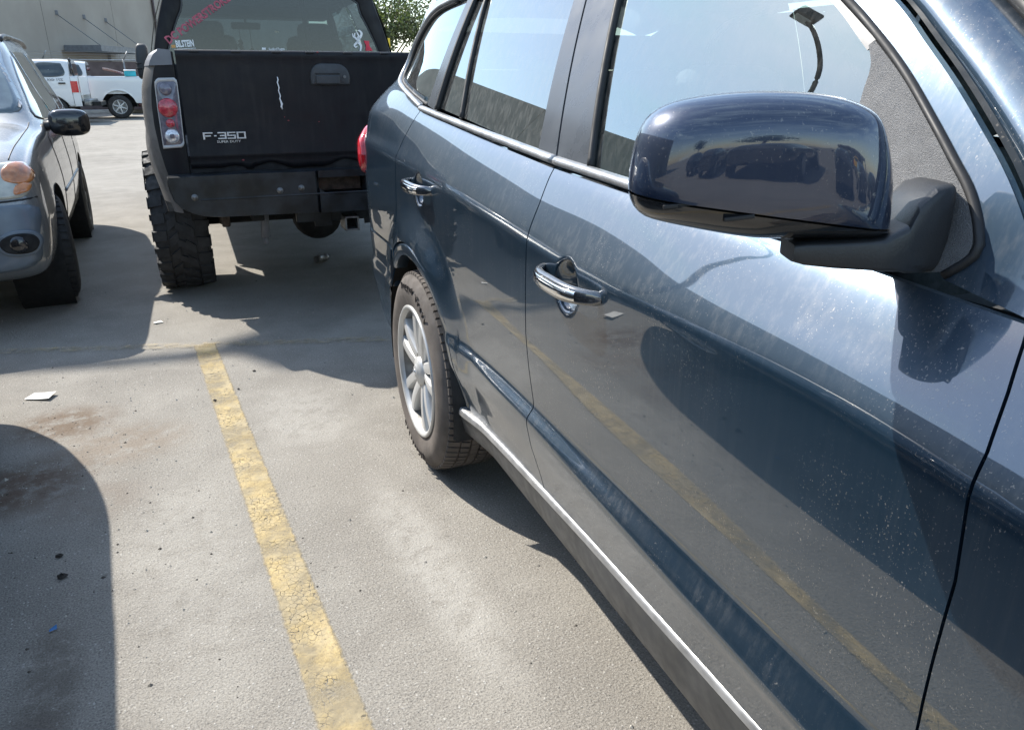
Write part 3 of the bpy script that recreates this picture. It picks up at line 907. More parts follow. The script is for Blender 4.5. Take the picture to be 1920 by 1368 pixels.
# --- wing mirror (right)
def build_mirror():
    a = Vector((.075, -1.87)); b = Vector((-.165, -1.765))
    A2 = (b - a).normalized(); nrm = Vector((-.401, -.916))            # towards the front of the car
    ol = [(.272, 1.240), (.271, 1.262), (.267, 1.285), (.259, 1.304), (.243, 1.318), (.215, 1.327), (.163, 1.333), (.111, 1.333), (.074, 1.329), (.046, 1.321), (.027, 1.308), (.013, 1.278), (.004, 1.244), (.000, 1.205),
          (.004, 1.190), (.041, 1.187), (.102, 1.187), (.147, 1.188), (.209, 1.198), (.250, 1.207), (.264, 1.216), (.270, 1.227)]
    ol = resample(cat_rom(ol, 5, True) + [np.array(ol[0])], 97)[:-1]
    cc = np.array([.135, 1.262])
    def p3(s, z, d):
        q = a + A2 * s + nrm * d
        return (q.x, q.y, z)
    P = []
    ks = [1 - (1 - t) ** 1 for t in np.linspace(1, 0, 22)]
    for k in ks:
        kk = math.sin(k * math.pi / 2)
        r = cc + (ol - cc) * kk
        d = .056 * (1 - kk ** 4.6) ** .5
        P.append([p3(s, z, d - .012) for s, z in r])
    P = [[p3(s, z, -.030) for s, z in (cc + (ol - cc) * .985)], [p3(s, z, -.022) for s, z in ol]] + P
    bm = bmesh.new()
    mbx = MB(); mbx.grid(P, closed_v=True)
    me = bpy.data.meshes.new("t"); me.from_pydata(mbx.V, [], mbx.F); bm.from_mesh(me); bpy.data.meshes.remove(me)
    bmesh.ops.remove_doubles(bm, verts=bm.verts, dist=1e-5)
    bmesh.ops.recalc_face_normals(bm, faces=bm.faces)
    # the seam between painted cap and black lower cover
    p1 = Vector(p3(.27, 1.2335, 0)); p2 = Vector(p3(.0, 1.199, 0)); p3_ = Vector(p3(.135, 1.216, .1))
    no = (p2 - p1).cross(p3_ - p1).normalized()
    if no.z < 0: no = -no
    def half(keep_up, off, name, mat, par):
        c = bm.copy()
        bmesh.ops.bisect_plane(c, geom=list(c.verts) + list(c.edges) + list(c.faces), plane_co=p1 + no * off, plane_no=no, clear_inner=keep_up, clear_outer=not keep_up)
        m2 = bpy.data.meshes.new(name); c.to_mesh(m2); c.free(); m2.shade_smooth(); m2.materials.append(mat)
        o = bpy.data.objects.new(name, m2); COL.objects.link(o); o.parent = par
        return o
    mir = half(True, .0012, "wing_mirror", m_navy_clean, suv)
    mir["label"] = "rounded navy wing mirror housing"
    lo = half(False, -.0012, "lower_cover", m_gloss_black, mir)
    for v in lo.data.vertices:
        v.co = v.co * 1.0
    bm.free()
    # dark core behind the seam and the mirror glass on the far side
    mb = MB(); rr = [cc + (ol - cc) * k for k in (.965, .9, .5, .02)]
    mb.grid([[p3(s, z, d) for s, z in r] for r, d in zip(rr, (-.020, .012, .030, .034))], closed_v=True)
    mb.build("inner_frame", m_seal, mir)
    mb = MB(); mb.grid([[p3(s, z, d) for s, z in cc + (ol - cc) * k] for k, d in ((.985, -.030), (.93, -.034), (.90, -.028), (.02, -.027))], closed_v=True, flip=True)
    mb.build("mirror_glass", m_chrome, mir)
    # two drain slots on the lower cover
    for s0, z0 in ((.228, 1.2265), (.168, 1.2155)):
        mb = MB()
        q = p3(s0, z0, .0305 if s0 > .2 else .037)
        M = Matrix.Rotation(math.atan2(A2.y, A2.x), 4, 'Z') @ Matrix.Rotation(.13, 4, 'Y')
        mb.box(q, (.030, .012, .0042), .001, M)
        mb.build("drain_slot", m_seal, mir, False)
    # arm: foot under the housing running to the sail
    mb = MB()
    def q3(s, d, z): return p3(s, z, d + (.437 * s if s < 0 else 0))
    prof = []
    secs = [(.102, .020, -.026, 1.166, 1.184), (.09, .024, -.03, 1.163, 1.187), (.06, .026, -.034, 1.160, 1.189), (.012, .026, -.04, 1.157, 1.192), (-.012, .027, -.05, 1.155, 1.205), (-.020, .027, -.055, 1.152, 1.225), (-.040, .027, -.06, 1.150, 1.241),
            (-.056, .026, -.06, 1.151, 1.243), (-.066, .022, -.058, 1.154, 1.242), (-.072, .012, -.05, 1.162, 1.238)]
    P = []
    for s, d1, d0, z0, z1 in secs:
        row = []
        for j in range(24):
            an = 2 * math.pi * j / 24
            ca, sa = math.cos(an), math.sin(an)
            row.append(q3(s, (d0 + d1) / 2 + (d1 - d0) / 2 * math.copysign(abs(ca) ** .28, ca), (z0 + z1) / 2 + (z1 - z0) / 2 * math.copysign(abs(sa) ** .28, sa)))
        P.append(row)
    mb.grid(P, closed_v=True)
    n = 24
    mb.F.append(tuple(range(n))); mb.F.append(tuple(range((len(P) - 1) * n, len(P) * n))[::-1])
    o = mb.build("mirror_arm", m_black_plastic, mir); fix_normals(o); sharp(o, 32)
    return mir
MIR = build_mirror()

# --- wheels
def tyre_mesh(Rad, wd, rim, tread='road', dusty=True):
    """axle along x, outer face at x = 0, inner at x = wd"""
    mb = MB()
    sh = Rad - .010
    prof = [(rim - .012, .020), (rim, .010), (rim + .012, .006), (rim + .035, -.002), ((rim + Rad) / 2, -.006), (Rad - .05, -.002), (Rad - .030, .006), (Rad - .018, .016), (sh - .002, .030)]
    prof += [(sh, .05), (sh + .001, wd / 2), (sh, wd - .05)]
    prof += [(r, wd - x) for r, x in prof[8::-1]]
    mb.lathe(prof, 96)
    return mb, sh

def add_blocks(mb, sh, Rad, rows, npitch):
    """rows: (x0, x1, fraction of pitch, phase, skew) raised blocks curved to the tread"""
    for x0, x1, fr, ph, sk, drop0, drop1 in rows:
        for k in range(npitch):
            a0 = (k + ph) * 2 * math.pi / npitch; da = fr * 2 * math.pi / npitch
            V = []
            for aa, xx, dr in ((a0 - sk, x0, drop0), (a0 + da - sk, x0, drop0), (a0 + da + sk, x1, drop1), (a0 + sk, x1, drop1)):
                for r in (sh - .006 - dr, Rad - dr):
                    ins = 0 if r < Rad - .009 - dr else 1
                    V.append((xx, aa, r, ins))
            # inset the tops a little
            cx = (x0 + x1) / 2; ca = a0 + da / 2
            W = []
            for xx, aa, r, ins in V:
                if ins:
                    xx = cx + (xx - cx) * .93; aa = ca + (aa - ca) * .93
                W.append((xx, r * math.cos(aa), r * math.sin(aa)))
            mb.add(W, [(0, 2, 3, 1), (2, 4, 5, 3), (4, 6, 7, 5), (6, 0, 1, 7), (1, 3, 5, 7)])

def arc_text(mb, s, rad, a_mid, size, x, span=None, adv=None):
    """letters round the sidewall, tops outward, read clockwise seen from outside (-x)"""
    adv = adv or size * .78
    tot = adv * len(s)
    for i, chv in enumerate(s):
        if chv == ' ': continue
        V, F = text_shape(chv, size, size * .05, 'CENTER')
        off = (i + .5) * adv - tot / 2
        a = a_mid - off / rad * (-1)
        # seen from -x with +y to the left... the outer face looks along -x: right hand is -y
        W = []
        for vx, vy, vz in V:
            rr = rad + (vy - size * .35); th = a + vx / rad
            W.append((x - vz - .0015, rr * math.cos(th), rr * math.sin(th)))
        mb.add(W, F)

def build_wheel_suv():
    root = bpy.data.objects.new("wheel", None); COL.objects.link(root); root.empty_display_size = .1
    Rad, wd, rim = .362, .235, .236
    mb, sh = tyre_mesh(Rad, wd, rim)
    rows = [(.020, .060, .80, 0.0, .006, .006, 0), (.066, .098, .78, .35, .012, 0, 0), (.104, .131, 1.0, .0, 0, 0, 0), (.137, .169, .78, .6, .012, 0, 0), (.175, .215, .80, .5, .006, 0, .006)]
    add_blocks(mb, sh, Rad, rows, 78)
    ty = mb.build("tyre", m_rubber_dusty, root)
    sharp(ty, 40)
    mb = MB()
    # outer letters: clockwise seen from outside; angle measured from +y towards +z, outside viewer looks along +x so +y is to the left
    arc_text(mb, "Rugged Trail", .312, R(92), .036, -.0045, adv=.0275)
    arc_text(mb, "BFGoodrich", .308, R(268), .036, -.0045, adv=.0285)
    if mb.V:
        mb.build("tyre_lettering", m_letter, ty, False)['kind'] = 'stuff'
    # rim barrel with lip
    mb = MB()
    mb.lathe([(rim + .003, .008), (rim + .004, .002), (rim - .002, -.002), (rim - .010, .000), (rim - .014, .010), (rim - .017, .016)], 96)
    rm = mb.build("rim", m_alloy, root)
    mb = MB(); mb.lathe([(rim - .0168, .0155), (rim - .020, .022), (rim - .026, .06), (rim - .03, .18), (rim - .004, .215)], 96); mb.build("rim_barrel", m_barrel, rm)
    # five paired spokes
    mb = MB()
    for k in range(5):
        th = R(90 + 72 * k)
        for sgn in (-1, 1):
            P = []
            for t in np.linspace(0, 1, 13):
                r = .040 + (rim - .016 - .040) * t
                off = sgn * (.017 + .033 * t ** 1.2)          # the pair opens towards the lip
                wv = .0175 + .006 * t + .004 * (1 - t) ** 2
                xo = .010 + .012 * (1 - t) ** 2 - .004 * math.sin(t * math.pi) + .002
                row = []
                for u, dx in ((-1.0, .045), (-1.0, .012), (-.8, .002), (-.3, .000), (.3, .0005), (.8, .003), (1.0, .013), (1.0, .045)):
                    y = r * math.cos(th) - (off + u * wv) * math.sin(th)
                    z = r * math.sin(th) + (off + u * wv) * math.cos(th)
                    row.append((xo + dx, y, z))
                P.append(row)
            mb.grid(P)
    o = mb.build("spokes", m_alloy, rm); fix_normals(o); sharp(o, 40)
    mb = MB(); mb.lathe([(0.0005, .002), (.020, .002), (.026, .006), (.030, .010), (.050, .014), (.056, .030), (.056, .06)], 40)
    o = mb.build("centre_cap", m_alloy, rm)
    # emblem: slanted H in an oval
    mb = MB()
    pts = [(.0005, .016 * math.cos(a), .010 * math.sin(a)) for a in np.linspace(0, 2 * math.pi, 25)]
    mb.tube(pts, .0012, 6)
    mb.tube([(.0005, .006, -.007), (.0005, .004, .007)], .0014, 6); mb.tube([(.0005, -.004, -.007), (.0005, -.006, .007)], .0014, 6); mb.tube([(.0005, .005, -.0015), (.0005, -.005, .0015)], .0012, 6)
    mb.build("cap_emblem", m_chrome, o)
    for k in range(5):
        mb = MB()
        a = R(90 + 36 + 72 * k); mb.cyl((.022, .057 * math.cos(a), .057 * math.sin(a)), (.05, .057 * math.cos(a), .057 * math.sin(a)), .010, n=8)
        mb.build("wheel_nut", m_steel, rm, False)
    mb = MB(); mb.lathe([(.06, .075), (.150, .075), (.150, .095), (.06, .095)], 48); mb.build("brake_disc", m_brake, root)
    mb = MB(); mb.lathe([(.001, .12), (.20, .12)], 32); mb.build("brake_shield", m_dark, root)
    return root
WH = build_wheel_suv()
WH.parent = suv; WH.location = (.020, 0, AZ); WH.rotation_euler = (R(8), 0, 0)
for x, y, flip in ((0, AXF, 0), (2 * XC, 0, 1), (2 * XC, AXF, 1)):
    c = copy_tree(WH, suv); c.location = (x, y, AZ); c.rotation_euler = (R(31 + y * 10), 0, math.pi if flip else 0)

# --- seats and dashboard inside
def car_seat(parent, x, y, z0=.42):
    mb = MB()
    mb.box((x, y - .05, z0 + .10), (.50, .50, .16), .06)
    o = mb.build("seat", m_seat, parent)
    mb = MB(); mb.box((x, y + .24, z0 + .45), (.48, .14, .62), .06, Matrix.Rotation(R(-16), 4, 'X')); mb.build("seat_back", m_seat, o)
    mb = MB(); mb.box((x, y + .36, z0 + .86), (.26, .10, .19), .045, Matrix.Rotation(R(-12), 4, 'X')); mb.build("headrest", m_seat, o)
for x in (XC - .38, XC + .38):
    car_seat(suv, x, -1.30); 
for x in (XC - .42, XC, XC + .42):
    car_seat(suv, x, -.38)
mb = MB(); mb.box((XC, -1.95, .98), (1.42, .42, .22), .07); mb.box((XC, -1.7, .62), (.28, .9, .42), .05); mb.build("dashboard", m_dash, suv)
mb = MB(); P = []
pts = [(XC + .38 + .18 * math.cos(a), -1.68 + .06 * math.sin(a), .98 + .17 * math.sin(a)) for a in np.linspace(0, 2 * math.pi, 33)]
mb.tube(pts, .014, 8); mb.box((XC + .38, -1.70, .98), (.30, .04, .05), .01); mb.build("steering_wheel", m_dash, suv)
mb = MB(); mb.box((XC, -.9, .40), (1.46, 2.9, .04)); mb.build("cabin_floor", m_dash, suv, False)
# ------------------------------------------------------------------ generic vehicle tools
def smooth1(a, s=2.0):
    n = int(3 * s) + 1
    k = np.exp(-.5 * (np.arange(-n, n + 1) / s) ** 2); k /= k.sum()
    p = np.pad(a, ((n, n), (0, 0)), mode='edge')
    return sum(k[i] * p[i:i + a.shape[0]] for i in range(2 * n + 1))

def loft_shell(st, ny=90, sm=1.6, zs=.25):
    """closed car shell. st rows: y, half sill, half max, z max, z belt, half belt, z edge, half edge, z top"""
    st = np.array(st, float)
    y = st[:, 0]; d = np.r_[0, np.cumsum(np.maximum(.03, np.abs(np.diff(y))))]
    t = np.linspace(0, d[-1], ny)
    A = np.stack([np.interp(t, d, st[:, k]) for k in range(st.shape[1])], 1)
    B = smooth1(A, sm); B[0] = A[0]; B[-1] = A[-1]
    rows = []
    for r in B:
        yy, ws, wm, zm, zb, wb, ze, we, zt = r[:9]
        z0 = r[9] if len(r) > 9 else zs
        half = cat_rom([(0, z0), (ws * .6, z0), (ws - .02, z0 + .015), (ws + (wm - ws) * .7, z0 + (zm - z0) * .35), (wm, zm), (wm * .5 + wb * .5 + .012, (zm + zb) / 2), (wb, zb), ((wb + we) / 2 + .008, (zb + ze) / 2), (we, ze), (we * .82, ze + (zt - ze) * .62), (we * .45, zt - (zt - ze) * .1), (0, zt)], 6)
        h = np.array(half)
        full = np.concatenate([h, (h * [-1, 1])[-2:0:-1]])
        rows.append(np.stack([full[:, 0], np.full(len(full), yy), full[:, 1]], 1))
    mb = MB(); mb.grid(rows, closed_v=True)
    n = rows[0].shape[0]
    for base, rv in ((0, False), ((len(rows) - 1) * n, True)):
        c = len(mb.V); ring = rows[0 if base == 0 else -1]
        mb.V.append(tuple(ring.mean(0)))
        for k in range(n):
            f = (base + k, base + (k + 1) % n, c)
            mb.F.append(f if not rv else f[::-1])
    return mb

def shell_object(mb, name, mat, parent, cuts=()):
    o = mb.build(name, mat, parent)
    fix_normals(o)
    if cuts:
        cb = MB()
        for (x0, x1, y, z, r) in cuts:
            cb.cyl((x0, y, z), (x1, y, z), r, n=56)
        c = link_mesh("cutter", cb.V, cb.F, m_dark, None, False); fix_normals(c)
        md = o.modifiers.new("arches", 'BOOLEAN'); md.operation = 'DIFFERENCE'; md.object = c; md.solver = 'EXACT'
        par = o.parent; o.parent = None
        dg = bpy.context.evaluated_depsgraph_get()
        me = bpy.data.meshes.new_from_object(o.evaluated_get(dg))
        o.modifiers.clear(); old = o.data; o.data = me; bpy.data.meshes.remove(old)
        if len(o.data.materials) > 1:
            while len(o.data.materials) > 1: o.data.materials.pop(index=1)
            for p in o.data.polygons: p.material_index = 0
        o.parent = par
        bpy.data.objects.remove(c)
        sharp(o, 42)
    return o

def bvh_of(o):
    me = o.data
    return BVHTree.FromPolygons([v.co.copy() for v in me.vertices], [tuple(p.vertices) for p in me.polygons])

def decal(bvh, ring, axis, name, mat, parent, off=.004, sgn=1, rings=9, closed_n=48, smooth_ring=True, dome=0.0, center=None, thick=.010):
    """a shaped piece laid on a shell. ring: 2-d outline. axis 'side': (y,z) seen along -x*sgn; 'front': (x,z) seen along +y*sgn; 'top': (x,y)"""
    ring = [np.asarray(p, float) for p in ring]
    rg = resample((cat_rom(ring, 5, True) if smooth_ring else ring) + [ring[0]], closed_n + 1)[:-1]
    cc = np.mean(rg, 0) if center is None else np.asarray(center, float)
    P = []
    ks = [1.0, 1.0] + list(np.linspace(1, .02, rings))[1:]
    for qi, k in enumerate(ks):
        row = []
        for p in cc + (rg - cc) * k:
            if axis == 'side':
                o_, d_ = Vector((4 * sgn, p[0], p[1])), Vector((-sgn, 0, 0))
            elif axis == 'front':
                o_, d_ = Vector((p[0], -8 * sgn, p[1])), Vector((0, sgn, 0))
            else:
                o_, d_ = Vector((p[0], p[1], 5)), Vector((0, 0, -1))
            hit, nrm, ix, ds = bvh.ray_cast(o_, d_)
            if hit is None:
                hit, nrm, ix, ds = bvh.find_nearest(o_ + d_ * (3 if axis != 'front' else 7))
            if nrm.dot(d_) > 0: nrm = -nrm
            e = -thick if qi == 0 else off + dome * (1 - k ** 3)
            row.append(tuple(hit + nrm * e))
        P.append(row)
    mb = MB(); mb.grid(P, closed_v=True)
    o = mb.build(name, mat, parent); fix_normals(o)
    return o

def seam(bvh, pts, axis, parent, r=.0035, sgn=1, name="seam", mat=None, n=30, off=-.001):
    pts = resample(cat_rom([np.asarray(p, float) for p in pts], 6), n)
    V = []
    for p in pts:
        if axis == 'side': o_, d_ = Vector((4 * sgn, p[0], p[1])), Vector((-sgn, 0, 0))
        elif axis == 'front': o_, d_ = Vector((p[0], -8, p[1])), Vector((0, 1, 0))
        else: o_, d_ = Vector((p[0], p[1], 5)), Vector((0, 0, -1))
        hit, nrm, ix, ds = bvh.ray_cast(o_, d_)
        if hit is None: continue
        if nrm.dot(d_) > 0: nrm = -nrm
        V.append(hit + nrm * off)
    if len(V) < 2: return None
    mb = MB(); mb.tube(V, r, 6); return mb.build(name, mat or m_seal, parent)

def simple_wheel(Rad, wd, rim, rim_mat, spokes=6, name="wheel", lugs=True, tyre_mat=None):
    root = bpy.data.objects.new(name, None); COL.objects.link(root); root.empty_display_size = .1
    mb, sh = tyre_mesh(Rad, wd, rim)
    if lugs:
        add_blocks(mb, sh, Rad, [(.02, .08, .75, 0, .008, .006, 0), (.09, wd - .09, .7, .4, .01, 0, 0), (wd - .08, wd - .02, .75, .5, .008, 0, .006)], 44)
    o = mb.build("tyre", tyre_mat or m_rubber, root); sharp(o, 40)
    mb = MB(); mb.lathe([(rim + .003, .008), (rim + .003, .001), (rim - .012, .002), (rim - .02, .02), (rim - .03, .12), (.001, .12)], 48)
    rm = mb.build("rim", rim_mat, root)
    mb = MB()
    for k in range(spokes):
        a = 2 * math.pi * k / spokes + .3
        P = []
        for t in np.linspace(0, 1, 5):
            r = .03 + (rim - .045) * t; w_ = .030 - .008 * t
            P.append([(x, r * math.cos(a) - u * w_ * math.sin(a), r * math.sin(a) + u * w_ * math.cos(a)) for u, x in ((-1, .06), (-1, .022), (-.5, .010), (.5, .010), (1, .022), (1, .06))])
        mb.grid(P)
    mb.cyl((.004, 0, 0), (.06, 0, 0), .05, n=20)
    o = mb.build("spokes", rim_mat, rm); fix_normals(o); sharp(o, 40)
    return root

def put_wheels(W, parent, spots, x_half, z):
    for i, (y, sd) in enumerate(spots):
        c = W if i == 0 else copy_tree(W)
        c.parent = parent
        c.location = (sd * x_half, y, z)
        c.rotation_euler = (R(17 * i), 0, 0 if sd < 0 else math.pi)
# ------------------------------------------------------------------ warehouse, fence, lamp, trees
m_wall = None
def make_wall_mat():
    m, nt, b = newmat("tilt_up_concrete")
    v = coords(nt)
    a = ramp(nt, noise(nt, v, .35, 5), .3, .7)
    c = mixc_(nt, a, (.30, .268, .228), (.365, .33, .283))
    st = ramp(nt, noise(nt, coords(nt, (1.2, 1.2, .12)), 1.0, 5, .65), .5, .75)
    c = mixc_(nt, mth(nt, 'MULTIPLY', st, .35), c, (.34, .30, .25))
    nt.links.new(c, b.inputs['Base Color']); b.inputs['Roughness'].default_value = .85
    bump(nt, b, noise(nt, v, 25, 4), .2, .01)
    return m
m_wall = make_wall_mat()
m_canopy = plain("canopy_steel", (.16, .17, .185), .5, var=.15)
m_slat = None
m, nt, b = newmat("brown_privacy_slats")
v = coords(nt, (1, 1, 1)); wv = nt.nodes.new('ShaderNodeTexWave'); wv.inputs['Scale'].default_value = 9; wv.inputs['Distortion'].default_value = .6
nt.links.new(coords(nt, (1, .001, .02)), wv.inputs['Vector'])
c = mixc_(nt, wv.outputs['Fac'], (.060, .040, .040), (.135, .098, .092))
nt.links.new(mixc_(nt, ramp(nt, noise(nt, v, 2, 5), .35, .7), c, (.16, .12, .11)), b.inputs['Base Color'])
b.inputs['Roughness'].default_value = .7
m_slat = m
m_galv = plain("galvanised_steel", (.36, .36, .36), .45, metal=.5, var=.2)

wa = Vector((-2.0, 50.0, 0)); wdir = Vector((.42, .907, 0)).normalized(); wn = Vector((.907, -.42, 0)).normalized()
bld = thing("warehouse", "tall beige tilt-up warehouse with a flat steel canopy, beyond the fence", "building", tuple(wa))
def wp(t, d, z):
    q = wdir * t + wn * d
    return (q.x, q.y, z)
# tilt-up panels with recessed joints, a doorway under the canopy
def wall_panel(t0, t1, z0, z1, th=.18):
    mb = MB()
    V = [wp(t0, 0, z0), wp(t1, 0, z0), wp(t1, 0, z1), wp(t0, 0, z1), wp(t0, -th, z0), wp(t1, -th, z0), wp(t1, -th, z1), wp(t0, -th, z1)]
    mb.add(V, [(0, 1, 2, 3), (5, 4, 7, 6), (0, 4, 5, 1), (3, 2, 6, 7), (0, 3, 7, 4), (1, 5, 6, 2)])
    return mb.build("wall_panel", m_wall, bld, False)
edges = [-66 + 8.1 * k for k in range(8)] + [-1.35, 6.6, 14.2, 22.2, 30.2, 38.2, 46.2, 54.2, 62.2]
for a_, b_ in zip(edges[:-1], edges[1:]):
    if abs(a_ + 1.35) < .1:
        wall_panel(a_ + .02, -.2, 0, 10.7); wall_panel(-.196, 5.4, 2.75, 10.7); wall_panel(5.404, b_ - .02, 0, 10.7)
    else:
        wall_panel(a_ + .02, b_ - .02, 0, 10.7)
mb = MB(); mb.add([wp(-66, -.19, 0), wp(62.2, -.19, 0), wp(62.2, -.19, 10.6), wp(-66, -.19, 10.6)], [(0, 1, 2, 3)])
mb.add([wp(62.2, -.03, 0), wp(62.2, -30, 0), wp(62.2, -30, 10.6), wp(62.2, -.03, 10.6)], [(0, 1, 2, 3)])
mb.add([wp(-66, -.03, 10.6), wp(62.2, -.03, 10.6), wp(62.2, -30, 10.6), wp(-66, -30, 10.6)], [(0, 1, 2, 3)])
mb.build("wall_backing", m_wall, bld, False)
mb = MB(); mb.add([wp(-.2, -1.2, 0), wp(5.4, -1.2, 0), wp(5.4, -1.2, 2.75), wp(-.2, -1.2, 2.75)], [(0, 1, 2, 3)])
mb.build("recessed_entrance", plain("tan_entrance", (.30, .25, .17), .8), bld, False)
mb = MB()
V = [wp(t, d, z) for z in (2.72, 3.02) for t, d in ((.1, .02), (.1, 2.0), (6.1, 2.0), (6.1, .02))]
mb.add(V, [(3, 2, 1, 0), (4, 5, 6, 7), (0, 1, 5, 4), (1, 2, 6, 5), (2, 3, 7, 6), (3, 0, 4, 7)])
mb.build("canopy", m_canopy, bld, False)
for t in (.0, 2.9, 5.5):
    mb = MB(); mb.tube([wp(t, 0, 4.55), wp(t + .3, 1.9, 3.0)], .022, 6); ro = mb.build("canopy_rod", m_canopy, bld)
    mb = MB(); mb.box(wp(t, .03, 4.6), (.16, .16, .22), .02); mb.build("rod_anchor", m_canopy, ro, False)
mb = MB(); mb.tube([wp(12.7, .12, 0), wp(12.7, .12, 9.2)], .09, 10); mb.build("downpipe", plain("brown_downpipe", (.07, .045, .04), .5), bld)

# fence with brown slats and barbed-wire arms
FY = 39.0
fence = thing("slatted_fence", "brown slatted chain-link fence with barbed wire arms in front of the warehouse", "fence", (0, FY, 0))
fx = [-14.6 + 3.05 * k for k in range(8)]
for k, x in enumerate(fx):
    mb = MB(); mb.cyl((x, 0, 0), (x, 0, 2.12), .035, n=10); po = mb.build("post", m_galv, fence)
    mb = MB(); mb.tube([(x, 0, 2.08), (x + .20, -.16, 2.42)], .026, 6); mb.build("barb_arm", m_galv, po)
for a_, b_ in zip(fx[:-1], fx[1:]):
    mb = MB(); mb.box(((a_ + b_) / 2, .03, 1.03), (b_ - a_ - .08, .02, 1.98)); mb.build("slat_infill", m_slat, fence, False)
mb = MB(); mb.tube([(fx[0], 0, 2.08), (fx[-1], 0, 2.08)], .028, 8); mb.build("top_rail", m_galv, fence)
for q in range(3):
    f = .35 + .3 * q
    mb = MB(); pts = []
    for k, x in enumerate(np.linspace(fx[0], fx[-1], 40)):
        pts.append((x + .20 * f, -.16 * f, 2.08 + .34 * f - .02 * math.sin(k * math.pi / 2.8) ** 2))
    mb.tube(pts, .006, 5); mb.build("barbed_wire", m_galv, fence)

# far kerb
mb = MB(); mb.box((-3, 36.6, .07), (26, .18, .14), .02); tag(mb.build("kerb", plain("kerb_concrete", (.40, .39, .37), .85), None, False), kind='structure')

# street lamp: seen only as a reflection in the front side window
lamp = thing("street_lamp", "curved-arm dark street lamp with a square head, reflected in the front side window", "lamp", (-6.0, 13.05, 0))
m_lamp = plain("dark_lamp_steel", (.045, .045, .045), .5)
pth = [(0, 0, 8.1), (0, 0, 8.55), (.04, .02, 8.95), (.16, .06, 9.32), (.42, .18, 9.85), (.82, .37, 10.33), (1.22, .57, 10.68), (1.50, .72, 10.84)]
mb = MB(); mb.cyl((0, 0, 0), (0, 0, 8.6), .10, .065, 16); mb.build("pole", m_lamp, lamp)
mb = MB(); mb.cyl((0, 0, 0), (0, 0, .5), .22, .20, 16); mb.build("footing", m_wall, lamp)
mb = MB(); mb.tube(cat_rom([np.array(p) for p in pth], 5), .055, 10); mb.build("arm", m_lamp, lamp)
mb = MB(); mb.box((1.62, .80, 10.98), (.60, .42, .30), .05, Matrix.Rotation(.45, 4, 'Z')); lh = mb.build("lamp_head", m_lamp, lamp, False)
mb = MB(); mb.box((1.62, .80, 10.825), (.42, .30, .02), 0, Matrix.Rotation(.45, 4, 'Z')); mb.build("lens", plain("lamp_lens", (.6, .6, .58), .3), lh, False)

# trees
def leafmat(name, a, b_):
    m, nt, b = newmat(name)
    oi = nt.nodes.new('ShaderNodeNewGeometry')
    nt.links.new(mixc_(nt, oi.outputs['Random Per Island'], a, b_), b.inputs['Base Color'])
    b.inputs['Roughness'].default_value = .45
    b.inputs['Subsurface Weight'].default_value = 0
    tl = nd(nt, 'ShaderNodeBsdfTranslucent', Color=(a[0] * 2.2, a[1] * 2.4, a[2] * 1.2, 1))
    mx = nt.nodes.new('ShaderNodeMixShader'); mx.inputs[0].default_value = .3
    nt.links.new(b.outputs[0], mx.inputs[1]); nt.links.new(tl.outputs[0], mx.inputs[2])
    nt.links.new(mx.outputs[0], nt.nodes['Material Output'].inputs['Surface'])
    return m
m_leaf = leafmat("olive_leaves", (.052, .070, .030), (.115, .135, .060))
m_bark = plain("bark", (.11, .085, .065), .9, var=.35, vs=20, bmp=.6, bs_=40)

def tree(name, label, loc, h, cr, cz, leaves=5200, lsize=.16, seed=1, group=None):
    r_ = np.random.default_rng(seed)
    t = thing(name, label, "tree", loc, r_.uniform(0, 6), group)
    mb = MB()
    tips = []
    base = Vector((0, 0, 0)); top = Vector((r_.normal(0, .15), r_.normal(0, .15), cz))
    mb.tube([base, base.lerp(top, .4) + Vector((.06, -.05, 0)), top], [.17 * h / 6, .12 * h / 6, .06 * h / 6], 10)
    cl = []
    for k in range(26):
        a = r_.uniform(0, 2 * math.pi); e = r_.uniform(-.45, 1.25)
        rr = cr * r_.uniform(.55, 1.0)
        p = Vector((rr * math.cos(a) * math.cos(e), rr * math.sin(a) * math.cos(e), cz + rr * math.sin(e) * .95 * (h - cz) / cr))
        s = base.lerp(top, r_.uniform(.45, 1.0))
        mid = s.lerp(p, .5) + Vector((r_.normal(0, .12), r_.normal(0, .12), r_.uniform(0, .2)))
        mb.tube([s, mid, p], [.05, .03, .012], 6)
        cl.append((p, r_.uniform(.55, 1.0) * cr * .46))
        cl.append((mid, r_.uniform(.4, .7) * cr * .40))
    mb.build("trunk", m_bark, t)
    V = []; F = []
    for k in range(leaves):
        c, rad = cl[r_.integers(len(cl))]
        d = r_.normal(0, 1, 3); d /= np.linalg.norm(d)
        p = np.array(c) + d * rad * r_.uniform(.25, 1.0) ** .5
        u = r_.normal(0, 1, 3); u /= np.linalg.norm(u); v = np.cross(u, r_.normal(0, 1, 3)); v /= np.linalg.norm(v)
        l = lsize * r_.uniform(.6, 1.3)
        b = len(V)
        V += [p - u * l * .5, p + v * l * .28, p + u * l * .5, p - v * l * .28]
        F.append((b, b + 1, b + 2, b + 3))
    link_mesh("crown", V, F, m_leaf, t, False)
    return t
tree("broadleaf_tree", "olive green leafy tree beyond the right side of the black pickup's cab", (13.4, 40.5, 0), 6.6, 3.0, 4.0, 9000, .17, 3)

